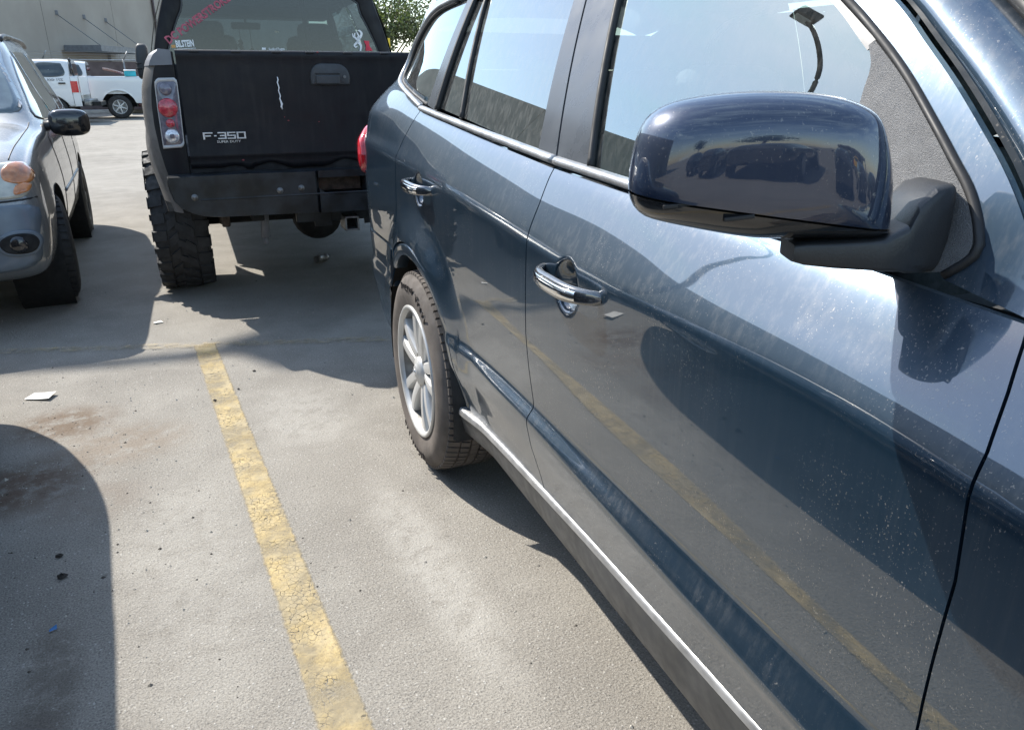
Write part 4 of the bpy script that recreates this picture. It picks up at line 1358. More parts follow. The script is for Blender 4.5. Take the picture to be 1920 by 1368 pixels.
# behind the camera: what the mirror housing reflects
grp = "trees behind the camera"
tree("broadleaf_tree", "tree behind the camera, reflected at the left of the mirror housing", (-15.5, -22, 0), 6.0, 2.6, 3.8, 2200, .30, 5, grp)
tree("broadleaf_tree", "taller tree behind the camera, reflected near the middle of the mirror housing", (-8.5, -38, 0), 7.4, 3.2, 4.6, 2200, .34, 8, grp)
svc = thing("service_building", "low dark building with pale open bays, reflected in the mirror housing", "building", (8.5, -36, 0))
m_svc = plain("dark_cladding", (.10, .10, .105), .7)
mb = MB(); mb.box((0, -2, 3.1), (15, 6, .5)); mb.build("roof", m_svc, svc, False)
for k in range(6):
    mb = MB(); mb.box((-7.2 + 2.88 * k, .8, 1.42), (.5, .4, 2.84)); mb.build("pier", m_svc, svc, False)
mb = MB(); mb.box((0, -4.9, 1.42), (15, .2, 2.84)); mb.build("rear_wall", plain("pale_bay_wall", (.62, .60, .56), .7), svc, False)

# small yellow marker sign by the tree
sg = thing("marker_sign", "small yellow marker sign just right of the black pickup's cab", "sign", (9.75, 30.0, 0))
mb = MB(); mb.cyl((0, 0, 0), (0, 0, 2.70), .03, n=8); mb.build("sign_post", m_galv, sg)
mb = MB(); mb.box((0, -.04, 2.60), (.16, .02, .36), .005); mb.build("sign_plate", plain("yellow_sign", (.75, .55, .04), .5), sg, False)
# ------------------------------------------------------------------ black lifted pickup
def matte_black():
    m, nt, b = newmat("matte_black_truck_paint")
    v = coords(nt)
    a = ramp(nt, noise(nt, v, 3.0, 5, .6), .35, .7)
    c = mixc_(nt, a, (.0050, .0050, .0068), (.0095, .009, .0112))
    rb = ramp(nt, noise(nt, v, 5.5, 4, .6), .60, .75)
    c = mixc_(nt, mth(nt, 'MULTIPLY', rb, .55), c, (.018, .0095, .0095))
    d = ramp(nt, noise(nt, coords(nt, (30, 30, 3)), 1.0, 4, .6), .45, .8)
    c = mixc_(nt, mth(nt, 'MULTIPLY', d, .035), c, (.22, .20, .18))
    ch = ramp(nt, noise(nt, v, 46, 3, .5), .755, .775)
    c = mixc_(nt, mth(nt, 'MULTIPLY', ch, .25), c, (.30, .10, .10))
    nt.links.new(c, b.inputs['Base Color'])
    nt.links.new(ramp(nt, noise(nt, v, 12, 4), .3, .7, .42, .62), b.inputs['Roughness'])
    bump(nt, b, noise(nt, v, 320, 3), .10, .002)
    b.inputs['Specular IOR Level'].default_value = .3
    return m
m_mb = matte_black()
m_bump = plain("scuffed_bumper_paint", (.0135, .0165, .020), .38, var=.75, vs=7, bmp=.12, bs_=120, metal=.2)
m_bedside = plain("dusty_black_bedside", (.115, .105, .095), .6, var=.35, vs=7, bmp=.15, bs_=200)
m_black_trim = plain("faded_black_trim", (.040, .043, .047), .5, var=.15, vs=10, bmp=.15, bs_=400)
m_cap = plain("grey_bed_cap", (.16, .165, .18), .5, var=.15)
m_emblem = plain("silver_emblem", (.55, .56, .58), .3, metal=.6)
m_white_ink = plain("white_decal", (.80, .80, .80), .5, var=.04)
m_red_ink = plain("faded_red_decal", (.42, .09, .13), .6, var=.25, vs=30)
m_red_st = plain("red_sticker", (.60, .03, .06), .5)
m_chip = plain('dull_red_chip', (.20, .035, .04), .7, var=.4, vs=200)
m_orange = plain("orange_sticker", (.70, .35, .10), .5)
m_lens_clear = plain("clear_lamp_housing", (.30, .30, .31), .18, coat=1.0, metal=.4, var=.2, vs=25)
m_lens_dark = plain("smoked_lamp_reflector", (.13, .12, .15), .2, coat=1.0, var=.3, vs=40)
m_lens_bezel = plain("lamp_bezel", (.42, .41, .40), .3, coat=.8, var=.15)
m_pink_lens = plain("pinkish_red_lens", (.42, .035, .05), .2, coat=1.0, var=.3, vs=60)
m_rev = plain("reverse_lamp", (.66, .66, .68), .15, metal=.4, coat=1.0, var=.3, vs=120)
m_glass_truck = glass("truck_rear_glass", (.17, .225, .26), .015, (.4, .45, .5), ior=1.42)

trk = thing("pickup_truck", "black lifted pickup truck seen from behind, with knobbly tyres and tailgate emblem", "truck", (1.085, 4.4, 0), -.07)
BA, BZ, BR = 1.10, .458, .535       # rear axle, arch
def bed_half(y, z):
    h = np.interp(z, [.60, .72, .80, .90, 1.0, 1.12, 1.22, 1.30, 1.38, 1.43, 1.46, 1.475], [.880, .905, .925, .948, .962, .969, .966, .955, .932, .912, .893, .872])
    r = np.hypot(y - BA, (z - BZ) * 1.0)
    t = np.clip((.80 - r) / .24, 0, 1)
    h = h + .055 * t * t * (3 - 2 * t) * np.clip((1.45 - z) / .5, 0, 1)
    h = h - .05 * np.clip((.10 - y) / .10, 0, 1) ** 2
    return h
for sd in (-1, 1):
    mb = MB(); P = []
    for y in np.r_[0.0, .004, np.linspace(.02, 2.10, 70)]:
        q = BR ** 2 - (y - BA) ** 2
        za = max(.66 if y < 1.3 else .60, BZ + math.sqrt(q) if q > 0 else 0)
        row = [(sd * float(bed_half(y, z)), y, z) for z in np.linspace(za, 1.472, 46)]
        row += [(sd * .85, y, 1.478), (sd * .80, y, 1.470), (sd * .795, y, 1.40), (sd * .795, y, .95)]
        P.append(row)
    P = np.array(P)
    mb.grid(P, flip=(sd > 0))
    # rear pillar face
    mp_ = MB()
    zz = np.linspace(.66, 1.472, 46)
    mp_.grid([[(sd * (float(bed_half(0.0, z)) + .001), -.001, z) for z in zz], [(sd * .785, -.004, z) for z in zz], [(sd * .780, .02, z) for z in zz]], flip=(sd < 0))
    # arch lip
    Q = []
    for a in np.linspace(R(22), R(166), 50):
        y, z = BA + BR * math.cos(a), BZ + BR * math.sin(a)
        h = float(bed_half(y, z))
        Q.append([(sd * (h + .002), y, z), (sd * (h + .004), BA + (BR - .012) * math.cos(a), BZ + (BR - .012) * math.sin(a)), (sd * (h - .05), BA + (BR - .014) * math.cos(a), BZ + (BR - .014) * math.sin(a)), (sd * .55, BA + (BR + .02) * math.cos(a), BZ + (BR + .02) * math.sin(a))])
    mb.grid(Q, flip=(sd < 0))
    bs = mb.build("bed_side", m_bedside, trk); sharp(bs, 50)
    mp_.build("rear_pillar", m_mb, bs)
    # grey cap on the rail end
    mb = MB(); P = []
    for y in np.linspace(-.006, .30, 14):
        P.append([(sd * (float(bed_half(max(y, .03), z)) + .004), y, z) for z in np.linspace(1.405 + .05 * max(0, (y - .1) / .2), 1.474, 10)] + [(sd * .85, y, 1.486), (sd * .79, y, 1.480)])
    mb.grid(P, flip=(sd > 0))
    P0 = P[0]; mb.add([P0[k] for k in range(len(P0))] + [(sd * .79, -.006, 1.41)], [tuple(range(len(P0) + 1)) if sd < 0 else tuple(range(len(P0) + 1))[::-1]])
    mb.build("rail_cap", m_cap, bs)
    # tail lamp
    mb = MB()
    ring = [(-.895, 1.000), (-.893, 1.20), (-.888, 1.325), (-.872, 1.347), (-.79, 1.349), (-.779, 1.335), (-.783, 1.18), (-.789, 1.02), (-.80, 1.004)]
    rg = resample(ring + [ring[0]], 60)[:-1]; cc = np.array([-.838, 1.17])
    P = [[(-sd * (cc + (p - cc) * k)[0], d, (cc + (p - cc) * k)[1]) for p in rg] for k, d in ((1, .02), (1, -.014), (.985, -.018), (.93, -.019), (.90, -.014), (.02, -.014))]
    mb.grid(P, closed_v=True)
    lp = mb.build("tail_lamp", m_lens_bezel, trk); fix_normals(lp)
    mb = MB(); P = [[(-sd * (cc + (p - cc) * k)[0], d, (cc + (p - cc) * k)[1]) for p in rg] for k, d in ((.90, -.0140), (.88, -.0165), (.02, -.0165))]
    mb.grid(P, closed_v=True); o = mb.build("lamp_housing", m_lens_dark, lp); fix_normals(o)
    for cx, cz, rr, mt, nm in ((-.840, 1.294, .030, m_lens_dark, "upper_lens"), (-.842, 1.203, .047, m_pink_lens, "brake_lens"), (-.842, 1.127, .022, m_pink_lens, "small_lens"), (-.842, 1.063, .036, m_rev, "reverse_lens")):
        mb = MB(); mb.lathe([(rr, 0), (rr, .008), (rr * .85, .014), (rr * .5, .019), (.0005, .021)], 28, axis='Y')
        mb.V = [(-sd * cx + x, -.016 - y, cz + z) for x, y, z in mb.V]
        o = mb.build(nm, mt, lp); fix_normals(o)
        if nm == "reverse_lens":
            mb = MB(); mb.box((-sd * cx, -.038, cz), (.022, .006, .022), .003); mb.build("bulb_block", m_lens_dark, o, False)
# bed floor and front wall
mb = MB(); mb.box((0, 1.08, .93), (1.62, 2.1, .05)); mb.box((0, 2.09, 1.18), (1.60, .05, .52)); mb.build("bed_floor", m_mb, trk, False)
# tailgate with rolled top and pressed lower edge
mb = MB(); P = []
def ragz(x):
    return .893 + .012 * math.sin(x * 9.0) * (x > -.45) + .008 * math.sin(x * 31) * (x > -.6) + .010 * math.sin(x * 17 + 1) * (x > -.5)
prof = [(1.466, .05), (1.480, .045), (1.4835, .02), (1.481, .004), (1.472, -.004), (1.458, -.006), (1.445, -.0035), (1.43, -.001), (1.40, 0), (1.15, .001), (.96, .001), (.952, -.001), (.945, .003)]
for x in np.linspace(-.771, .771, 110):
    row = [(x, d, z) for z, d in prof] + [(x, .004, (.945 + ragz(x)) / 2), (x, .003, ragz(x)), (x, .012, ragz(x) - .001), (x, .04, ragz(x))]
    P.append(row)
mb.grid(P)
tg = mb.build("tailgate", m_mb, trk); fix_normals(tg)
mb = MB(); mb.box((0, .045, 1.17), (1.535, .05, .56)); mb.build("gate_core", m_dark, tg, False)
# stake-pocket notches along the top
for k in range(8):
    mb = MB(); mb.box((-.68 + .195 * k + .01 * (k % 3), -.004, 1.4745), (.046, .012, .008), .002); mb.build("top_notch", m_seal, tg, False)
# handle: bezel with pull
mb = MB()
ring = [(-.105, 1.355), (-.103, 1.32), (-.085, 1.311), (.09, 1.311), (.108, 1.322), (.110, 1.36), (.095, 1.395), (.06, 1.418), (0, 1.421), (-.06, 1.418), (-.092, 1.395)]
rg = resample(cat_rom([np.array(p) for p in ring], 4, True) + [np.array(ring[0])], 56)[:-1]; cc = np.array([0.0, 1.365])
P = [[((cc + (p - cc) * k)[0], d, (cc + (p - cc) * k)[1]) for p in rg] for k, d in ((1.0, .004), (1.0, -.004), (.97, -.012), (.90, -.014), (.02, -.016))]
mb.grid(P, closed_v=True); hb = mb.build("tailgate_handle", m_black_trim, tg); fix_normals(hb)
mb = MB(); mb.box((-.012, -.0165, 1.369), (.135, .006, .006), .002); mb.build("finger_slot", m_seal, hb, False)
mb = MB(); mb.box((-.012, -.019, 1.338), (.13, .012, .046), .006); mb.build("pull_lever", m_black_trim, hb, False)
mb = MB(); mb.cyl((.080, -.012, 1.353), (.080, -.021, 1.353), .008, n=14); mb.build("lock_cylinder", m_steel, hb, False)
# emblem F-350 / SUPER DUTY: squared strokes, each character its own piece
EMB = {'F': [(0, .82, 1, 1), (0, 0, .2, 1), (.2, .40, .8, .58)], '-': [(.1, .40, .9, .58)],
       '3': [(0, .82, 1, 1), (.80, 0, 1, 1), (0, 0, 1, .18), (.25, .41, .8, .59)], '5': [(0, .82, 1, 1), (0, .41, .2, .82), (0, .41, 1, .59), (.8, 0, 1, .41), (0, 0, 1, .18)],
       '0': [(0, .82, 1, 1), (0, 0, .2, 1), (.8, 0, 1, 1), (0, 0, 1, .18)]}
x = -.693
for ch, wd in zip("F-350", (.050, .016, .044, .044, .048)):
    mb = MB()
    for k, (a0, b0, a1, b1) in enumerate(EMB[ch]):
        cx = x + wd * (a0 + a1) / 2; cz = 1.040 + .036 * (b0 + b1) / 2
        mb.box((cx, -.003 - .0003 * k, cz), (wd * (a1 - a0), .007, .036 * (b1 - b0)), .0012)
    mb.build("emblem_character", m_emblem, tg, False)
    x += wd + .004
V, F = text_shape("SUPER DUTY", .019, .002)
mb = MB(); mb.add([(-.627 + vx * 1.12, -.002 - vz, 1.021 + vy * .9) for vx, vy, vz in V], F); o = mb.build("emblem_lettering", m_emblem, tg, False); o['kind'] = 'stuff'
# scratch and red chips
mb = MB()
pts = [(-.279 + .003 * math.sin(k * 2.1) + .010 * (k / 12) ** 2, -.0015, 1.352 - .165 * k / 12) for k in range(13)]
mb.tube(pts, [.0025, .003, .0032, .003, .003, .0028, .0028, .003, .0032, .0045, .006, .005, .003], 6)
mb.build("paint_scratch", m_white_ink, tg)
for cx, cz, rr in ((-.243, 1.128, .005), (-.262, 1.147, .003), (-.078, 1.119, .004), (-.505, .927, .007), (-.055, 1.477, .006)):
    mb = MB(); mb.ell((cx, -.0006 if cz < 1.4 else -.006, cz), (rr * 1.0, .0012, rr * .7)); mb.build("paint_chip", m_chip, tg)
# valance between gate and bumper
mb = MB(); mb.box((0, .05, .885), (1.56, .08, .06)); mb.build("rear_cross_sill", m_dark, trk, False)
# bumper with plate opening
def bprism(poly, y0, y1):
    mb = MB(); mb.prism(poly, lambda p: (p[0], y0, p[1]), lambda p: (p[0], y1, p[1])); return mb
L = [(-.897, .868), (-.902, .85), (-.896, .80), (-.880, .745), (-.85, .705), (-.80, .676), (-.74, .656), (-.66, .648), (-.132, .640), (-.132, .870), (-.5, .874)]
Rp = [(-x_, z_) for x_, z_ in L][::-1]
mb = MB()
for poly in (L, Rp, [(-.1315, .832), (.1315, .832), (.1315, .870), (-.1315, .870)], [(-.1315, .640), (.1315, .640), (.1315, .738), (.085, .738), (-.085, .738), (-.1315, .775)]):
    # bulged, bevelled face
    c = np.mean(poly, 0)
    pl = [np.array(p) for p in poly]
    big = poly is L or poly is Rp
    ins = [p + (c - p) * (.03 if big else .0) for p in pl]
    n = len(pl); b = len(mb.V)
    mb.V += [(p[0], -.02, p[1]) for p in pl] + [(p[0], -.135, p[1]) for p in pl] + [(p[0], -.152, p[1]) for p in ins]
    for k in range(n):
        k2 = (k + 1) % n
        mb.F += [(b + k, b + k2, b + n + k2, b + n + k), (b + n + k, b + n + k2, b + 2 * n + k2, b + 2 * n + k)]
    mb.F += [tuple(range(b + 2 * n, b + 3 * n))]
bp = mb.build("rear_bumper", m_bump, trk); fix_normals(bp); sharp(bp, 45)
mb = MB(); mb.box((0, -.148, .745), (1.50, .012, .012), .004); mb.build("bumper_crease", m_bump, bp)
for cx, cz in ((-.778, .761), (-.343, .774), (-.229, .782), (.343, .774), (.778, .761)):
    mb = MB(); mb.cyl((cx, -.150, cz), (cx, -.157, cz), .017, n=14); mb.ell((cx, -.158, cz), (.011, .008, .011)); mb.build("bumper_bolt", m_steel, bp)
mb = MB(); mb.box((0, -.03, .79), (.24, .02, .08)); mb.build("plate_recess", m_rust, bp, False)
# hitch
mb = MB(); mb.box((.04, .04, .600), (.58, .05, .075), .006); mb.box((.19, .02, .585), (.10, .012, .10), .003); mb.box((-.10, .02, .585), (.10, .012, .10), .003)
ht = mb.build("tow_hitch", m_bump, trk, False)
mb = MB()
for dx, dz, sx, sz in ((-.036, 0, .010, .082), (.036, 0, .010, .082), (0, .036, .082, .010), (0, -.036, .082, .010)):
    mb.box((.044 + dx, -.03, .560 + dz), (sx, .16, sz), .002)
mb.build("receiver_tube", m_steel, ht, False)
mb = MB(); mb.box((.044, .03, .56), (.066, .02, .066)); mb.build("receiver_inside", m_dark, ht, False)
# chassis, axle, springs, damper
for sd in (-1, 1):
    mb = MB(); mb.box((sd * .46, 2.9, .66), (.07, 5.7, .16), .01); mb.build("frame_rail", m_dark, trk, False)
    for k in range(4):
        mb = MB(); L_ = .62 - .12 * k
        mb.tube([(sd * .62, BA + L_ * t, .50 - .028 * k + .10 * t * t) for t in np.linspace(-1, 1, 9)], .013, 6, sx=2.6); mb.build("leaf_spring", m_rust, trk)
    mb = MB(); mb.box((sd * .62, BA - .58, .56), (.05, .03, .16), .01); mb.build("spring_shackle", m_rust, trk, False)
    mb = MB(); mb.cyl((sd * .40, .36, .60), (sd * .405, .37, .43), .026, n=16); mb.cyl((sd * .405, .37, .43), (sd * .407, .37, .385), .014, n=12)
    mb.build("shock_absorber", m_cap if sd < 0 else m_steel, trk)
mb = MB(); mb.cyl((-.80, BA, BZ), (.80, BA, BZ), .052, n=18); mb.ell((.02, BA, BZ - .02), (.18, .17, .185)); mb.build("rear_axle", m_dark, trk)
mb = MB(); mb.box((0, 2.6, .72), (1.5, 5.2, .06)); mb.build("underbody", m_dark, trk, False)
# mud tyre
def build_mud_wheel():
    root = bpy.data.objects.new("wheel", None); COL.objects.link(root); root.empty_display_size = .1
    Rad, wd, rim = .458, .315, .225
    mb, sh = tyre_mesh(Rad - .004, wd, rim)
    n = 26
    rows = [(-.004, .075, .62, 0, -.010, .012, 0), (wd - .075, wd + .004, .62, .5, .010, 0, .012),
            (.082, .140, .60, .25, -.050, 0, 0), (wd - .140, wd - .082, .60, .75, .050, 0, 0), (.125, .19, .42, .62, .035, 0, 0)]
    add_blocks(mb, sh - .006, Rad, rows, n)
    # side biters
    for k in range(n):
        for x, s in ((-.004, -1), (wd + .004, 1)):
            a0 = (k + (0 if s < 0 else .5)) * 2 * math.pi / n; da = (.62 if k % 2 else .40) * 2 * math.pi / n; r0 = Rad - (.075 if k % 2 else .055)
            V = []
            for aa in (a0 + .01, a0 + da):
                for r, dx in ((r0, .0), (Rad - .014, .0), (r0, .009), (Rad - .014, .007)):
                    V.append((x + s * dx, r * math.cos(aa), r * math.sin(aa)))
            mb.add(V, [(2, 3, 7, 6), (0, 2, 6, 4), (1, 5, 7, 3), (0, 1, 3, 2), (4, 6, 7, 5)])
    o = mb.build("tyre", m_mud, root); fix_normals(o); sharp(o, 40)
    mb = MB(); mb.lathe([(rim + .003, .008), (rim + .003, .001), (rim - .012, .002), (rim - .02, .05), (rim - .03, .12), (.09, .14), (.08, .06), (.001, .06)], 48)
    rm = mb.build("rim", m_gloss_black, root)
    mb = MB()
    for k in range(8):
        a = 2 * math.pi * k / 8
        mb.box((.085, .15 * math.cos(a), .15 * math.sin(a)), (.05, .11, .045), .008, Matrix.Rotation(a, 4, 'X'))
    mb.build("spokes", m_gloss_black, rm)
    return root
m_mud = plain("mud_tyre_rubber", (.030, .029, .029), .75, var=.3, vs=10, bmp=.1, bs_=200)
MW = build_mud_wheel()
put_wheels(MW, trk, [(BA, -1), (BA, 1), (5.08, -1), (5.08, 1)], 1.045, .458)

# cab
CB = 2.22
def rect_ring(xb, zb, xt, zt, r, n=64, bulge=0.0):
    pts = [(-xb + r, zb), (xb - r, zb), (xb, zb + r), ((xb + xt) / 2 + bulge, (zb + zt) / 2), (xt, zt - r), (xt - r, zt), (-xt + r, zt), (-xt, zt - r), (-(xb + xt) / 2 - bulge, (zb + zt) / 2), (-xb, zb + r)]
    P = []
    # round by sampling a Catmull-Rom with doubled corners
    q = resample([np.array(p) for p in cat_rom([np.array(p) for p in pts], 6, True)] + [np.array(pts[0])], n + 1)[:-1]
    return q
outer = rect_ring(.945, .80, .775, 2.075, .10, bulge=.075)
# the cab: back panel as a ring round the rear window
win = rect_ring(.815, 1.43, .665, 1.955, .09, bulge=.015)
def ring_at(q, y0, fn=None): return [(p[0], y0 + (0.03 * max(0, p[1] - 1.4)), p[1]) for p in q]
def align(a, b):
    # rotate b so that its first point lies at the same angle as a's
    ca, cb = a.mean(0), b.mean(0)
    aa = math.atan2(*(a[0] - ca)[::-1])
    ang = np.arctan2(b[:, 1] - cb[1], b[:, 0] - cb[0])
    k = int(np.argmin(np.abs(np.angle(np.exp(1j * (ang - aa))))))
    return np.roll(b, -k, 0)
def by_angle(q, n=96):
    c = np.array([0, 1.69]); ang = np.linspace(0, 2 * math.pi, n, endpoint=False)
    qq = np.concatenate([q, q[:1]]); out_ = []
    for a in ang:
        d = np.array([math.cos(a), math.sin(a)]); best = None
        for i in range(len(q)):
            p, e = qq[i] - c, qq[i + 1] - qq[i]
            den = d[0] * e[1] - d[1] * e[0]
            if abs(den) < 1e-12: continue
            t = (p[0] * e[1] - p[1] * e[0]) / den; u = (p[0] * d[1] - p[1] * d[0]) / den
            if t > 0 and -1e-6 <= u <= 1 + 1e-6: best = t if best is None else max(best, t)
        out_.append(c + d * (best or .1))
    return np.array(out_)
oa, wa_ = by_angle(outer), by_angle(win)
mb = MB()
mid = wa_ + (oa - wa_) * .93
mb.grid([ring_at(wa_, CB + .035), ring_at(wa_, CB + .004), ring_at(wa_ + (oa - wa_) * .12, CB), ring_at(mid, CB), [(p[0], CB + .012 + .03 * max(0, p[1] - 1.4), p[1]) for p in wa_ + (oa - wa_) * .985], [(p[0], CB + .05 + .03 * max(0, p[1] - 1.4), p[1]) for p in oa]], closed_v=True)
bk = mb.build("cab_back", m_mb, trk); fix_normals(bk)
mb = MB(); mb.grid([ring_at(wa_ * 1.0, CB + .001), ring_at(wa_ + (oa - wa_) * -.045, CB - .004), ring_at(wa_ + (oa - wa_) * -.10, CB + .004)], closed_v=True); o = mb.build("window_seal", m_black_trim, bk)
mb = MB(); cg = np.array([0, 1.69]); mb.grid([ring_at(cg + (wa_ - cg) * k, CB + .006) for k in (1.0, .5, .02)], closed_v=True); rg_ = mb.build("rear_window", m_glass_truck, bk)
# roof and sides
def cab_half(z): return float(np.interp(z, [.80, 1.2, 1.5, 1.75, 1.95, 2.03, 2.075], [.93, .955, .945, .88, .80, .74, .60]))
mb = MB(); P = []
for y in np.linspace(CB + .05, 4.15, 14):
    f = max(0, (y - 3.6) / .55); zt = 2.085 - .05 * f * f
    P.append([(x, y, zt - .075 * abs(x / .79) ** 4 - .0 * f) for x in np.linspace(-.79, .79, 25)])
mb.grid(P, flip=True); mb.build("cab_roof", m_mb, trk)
for sd in (-1, 1):
    mb = MB()
    def sp(y, z): return (sd * cab_half(z), y, z)
    # lower body side
    P = [[sp(y, z) for z in np.linspace(.74, 1.48, 14)] for y in np.linspace(CB + .05, 4.55, 20)]
    mb.grid(P, flip=(sd > 0))
    # pillars: rear, middle, roof rail, screen pillar
    for (ya, yb_, yc, yd) in ((CB + .05, CB + .05, CB + .28, CB + .22), (3.18, 3.20, 3.32, 3.30)):
        mb.grid([[(sd * cab_half(z), ya + (yb_ - ya) * t, z) for t, z in zip(np.linspace(0, 1, 12), np.linspace(1.48, 2.03, 12))], [(sd * cab_half(z), yc + (yd - yc) * t, z) for t, z in zip(np.linspace(0, 1, 12), np.linspace(1.48, 2.03, 12))]], flip=(sd > 0))
    mb.grid([[sp(y, z) for z in (1.965, 1.99, 2.02, 2.05)] for y in np.linspace(CB + .05, 4.1, 12)], flip=(sd > 0))
    P = []
    for t in np.linspace(0, 1, 12):
        y = 4.72 - .62 * t; z = 1.46 + .57 * t; P.append([(sd * (cab_half(z) + .0), y - .10, z), (sd * (cab_half(z) - .01), y, z), (sd * (cab_half(z) - .06), y + .03, z)])
    mb.grid(P, flip=(sd < 0))
    cs = mb.build("cab_side", m_mb, trk)
    for ya, yb_ in ((CB + .26, 3.19), (3.31, 4.15)):
        mb = MB(); mb.grid([[(sd * (cab_half(z) - .015), y, z) for z in np.linspace(1.48, 1.97, 8)] for y in np.linspace(ya, yb_ + (.25 if ya > 3 else 0), 6)], flip=(sd > 0)); mb.build("side_window", m_glass_truck, cs)
    seam_pts = [(sd * (cab_half(z) + .001), 3.25, z) for z in np.linspace(.78, 1.47, 10)]
    mb = MB(); mb.tube(seam_pts, .004, 6); mb.build("door_gap", m_seal, cs)
    # towing mirror
    mb = MB()
    P = []
    for k, t in enumerate(np.linspace(0, 1, 17)):
        z = 1.338 + .312 * t; e = math.sin(math.pi * min(max(t, .0), 1)) ** .22 if 0 < t < 1 else .25
        cx = -1.068 + .02 * t; hw = .058 * (.80 + .20 * e); hd = .055
        row = []
        for j in range(20):
            a = 2 * math.pi * j / 20; ca, sa = math.cos(a), math.sin(a)
            row.append((-sd * (cx + hw * e ** .4 * math.copysign(abs(ca) ** .6, ca)), 3.93 + hd * e * math.copysign(abs(sa) ** .6, sa), z))
        P.append(row)
    mb.grid(P, closed_v=True); mb.F += [tuple(range(20)), tuple(range(16 * 20, 17 * 20))]
    tm = mb.build("towing_mirror", m_black_trim, trk); fix_normals(tm)
    for zz in (1.43, 1.475):
        mb = MB(); mb.tube([(sd * 1.06, 3.95, zz), (sd * .93, 4.02, zz)], .018, 8); mb.build("mirror_bracket", m_black_trim, tm)
        mb = MB(); mb.box((sd * 1.095, 3.88, zz), (.05, .012, .012), .003); mb.build("mirror_rib", m_seal, tm)
# windscreen, front clip
mb = MB(); P = []
for t in np.linspace(0, 1, 10):
    y = 4.74 - .60 * t; z = 1.47 + .56 * t; h = cab_half(z) - .05
    P.append([(x, y + .10 * (1 - (x / h) ** 2), z) for x in np.linspace(-h, h, 12)])
mb.grid(P, flip=True); mb.build("windscreen", m_glass_screen, trk)
fc = loft_shell([(4.56, .90, .96, 1.1, 1.38, .93, 1.42, .90, 1.47, .72), (5.0, .90, .98, 1.05, 1.36, .93, 1.42, .86, 1.46, .66), (5.6, .90, .98, 1.05, 1.33, .93, 1.38, .86, 1.43, .60), (6.05, .88, .95, 1.05, 1.28, .90, 1.33, .80, 1.37, .60), (6.18, .80, .86, 1.0, 1.20, .82, 1.25, .7, 1.28, .62)], 40, 1.0)
shell_object(fc, "front_clip", m_mb, trk, [(-1.2, -.70, 5.08, .50, .53), (.70, 1.2, 5.08, .50, .53)])
# interior
for x in (-.50, .42):
    mb = MB(); mb.box((x, 3.30, 1.18), (.52, .52, .18), .06); st = mb.build("seat", m_seat, trk)
    mb = MB(); mb.box((x, 3.08, 1.42), (.50, .16, .56), .07, Matrix.Rotation(R(10), 4, 'X')); mb.build("seat_back", m_seat, st)
    mb = MB(); mb.box((x, 3.02, 1.72), (.30, .11, .17), .05); mb.build("headrest", m_seat, st)
mb = MB(); mb.box((0, 4.45, 1.42), (1.66, .40, .18), .06); mb.build("dashboard", m_dash, trk)
mb = MB(); mb.box((0, 4.18, 1.965), (1.50, .34, .12), .02); mb.box((0, 3.2, 2.02), (1.5, 1.9, .03)); mb.build("headliner", m_dash, trk, False)
mb = MB(); mb.box((-.06, 4.28, 1.842), (.285, .03, .066), .02); rv = mb.build("rear_view_mirror", m_dash, trk)
mb = MB(); mb.tube([(-.06, 4.29, 1.87), (-.06, 4.30, 1.99)], .012, 6); mb.build("mirror_stalk", m_dash, rv)
for x, z0, z1 in ((-.135, 1.84, 1.70), (-.03, 1.81, 1.62)):
    mb = MB(); mb.tube([(x, 4.25, z0), (x + .005, 4.25, z1)], .004, 5)
    for k in range(5):
        mb.ell((x + .012 * math.sin(k * 2.2), 4.25, z1 - .018 * k), (.022, .018, .020), 8, 6)
    o = mb.build("hanging_ornament", m_dash, rv)
mb = MB(); mb.tube([(.22, CB + .10, 2.0), (.27, CB + .10, 1.45)], .020, 6); mb.build("headache_rack_bar", m_dark, trk)
# decals on the rear window
gy = CB - .002
def gpt(x, z, d=0.0): return (x, gy + .03 * max(0, z - 1.4) - .001 - d, z)
def sticker(name, s, x, z, size, mat, sx=1.0, ang=0.0, sy=1.0, shear=0.0, bold=.02):
    V, F = text_shape(s, size, 0.0, 'LEFT', bold * size)
    ca, sa = math.cos(ang), math.sin(ang); mb = MB(); W = []
    for vx, vy, vz in V:
        px, pz = (vx + shear * vy) * sx, vy * sy
        W.append(gpt(x + px * ca - pz * sa, z + px * sa + pz * ca, .001))
    mb.add(W, F); o = mb.build(name, mat, rg_, False); o['kind'] = 'stuff'; return o
sticker("window_lettering", "BILSTEIN", -.752, 1.566, .056, m_white_ink, .60, .07, 1.15, bold=.04)
sticker("window_lettering", "DC POWERSTROKE", -.800, 1.585, .078, m_red_ink, .84, R(33.5), bold=.035)
sticker("window_lettering", "Rockford Fosgate", -.075, 1.552, .026, m_white_ink, .66, 0.03)
def poly_sticker(name, pts, mat):
    mb = MB(); mb.add([gpt(px, pz, .001) for px, pz in pts], [tuple(range(len(pts)))]); return mb.build(name, mat, rg_, False)
poly_sticker("orange_sticker", [(-.785, 1.560), (-.757, 1.562), (-.757, 1.583), (-.785, 1.581)], m_orange)
poly_sticker("white_underline", [(-.750, 1.550), (-.615, 1.559), (-.615, 1.563), (-.750, 1.554)], m_white_ink)
mb = MB(); mb.box(gpt(.078 - .19, 1.564, .001), (.03, .001, .016)); mb.build("logo_dot", m_white_ink, rg_, False)
poly_sticker("red_sticker", [(.690, 1.636), (.736, 1.634), (.735, 1.598), (.760, 1.560), (.700, 1.558), (.706, 1.60)], m_red_st)
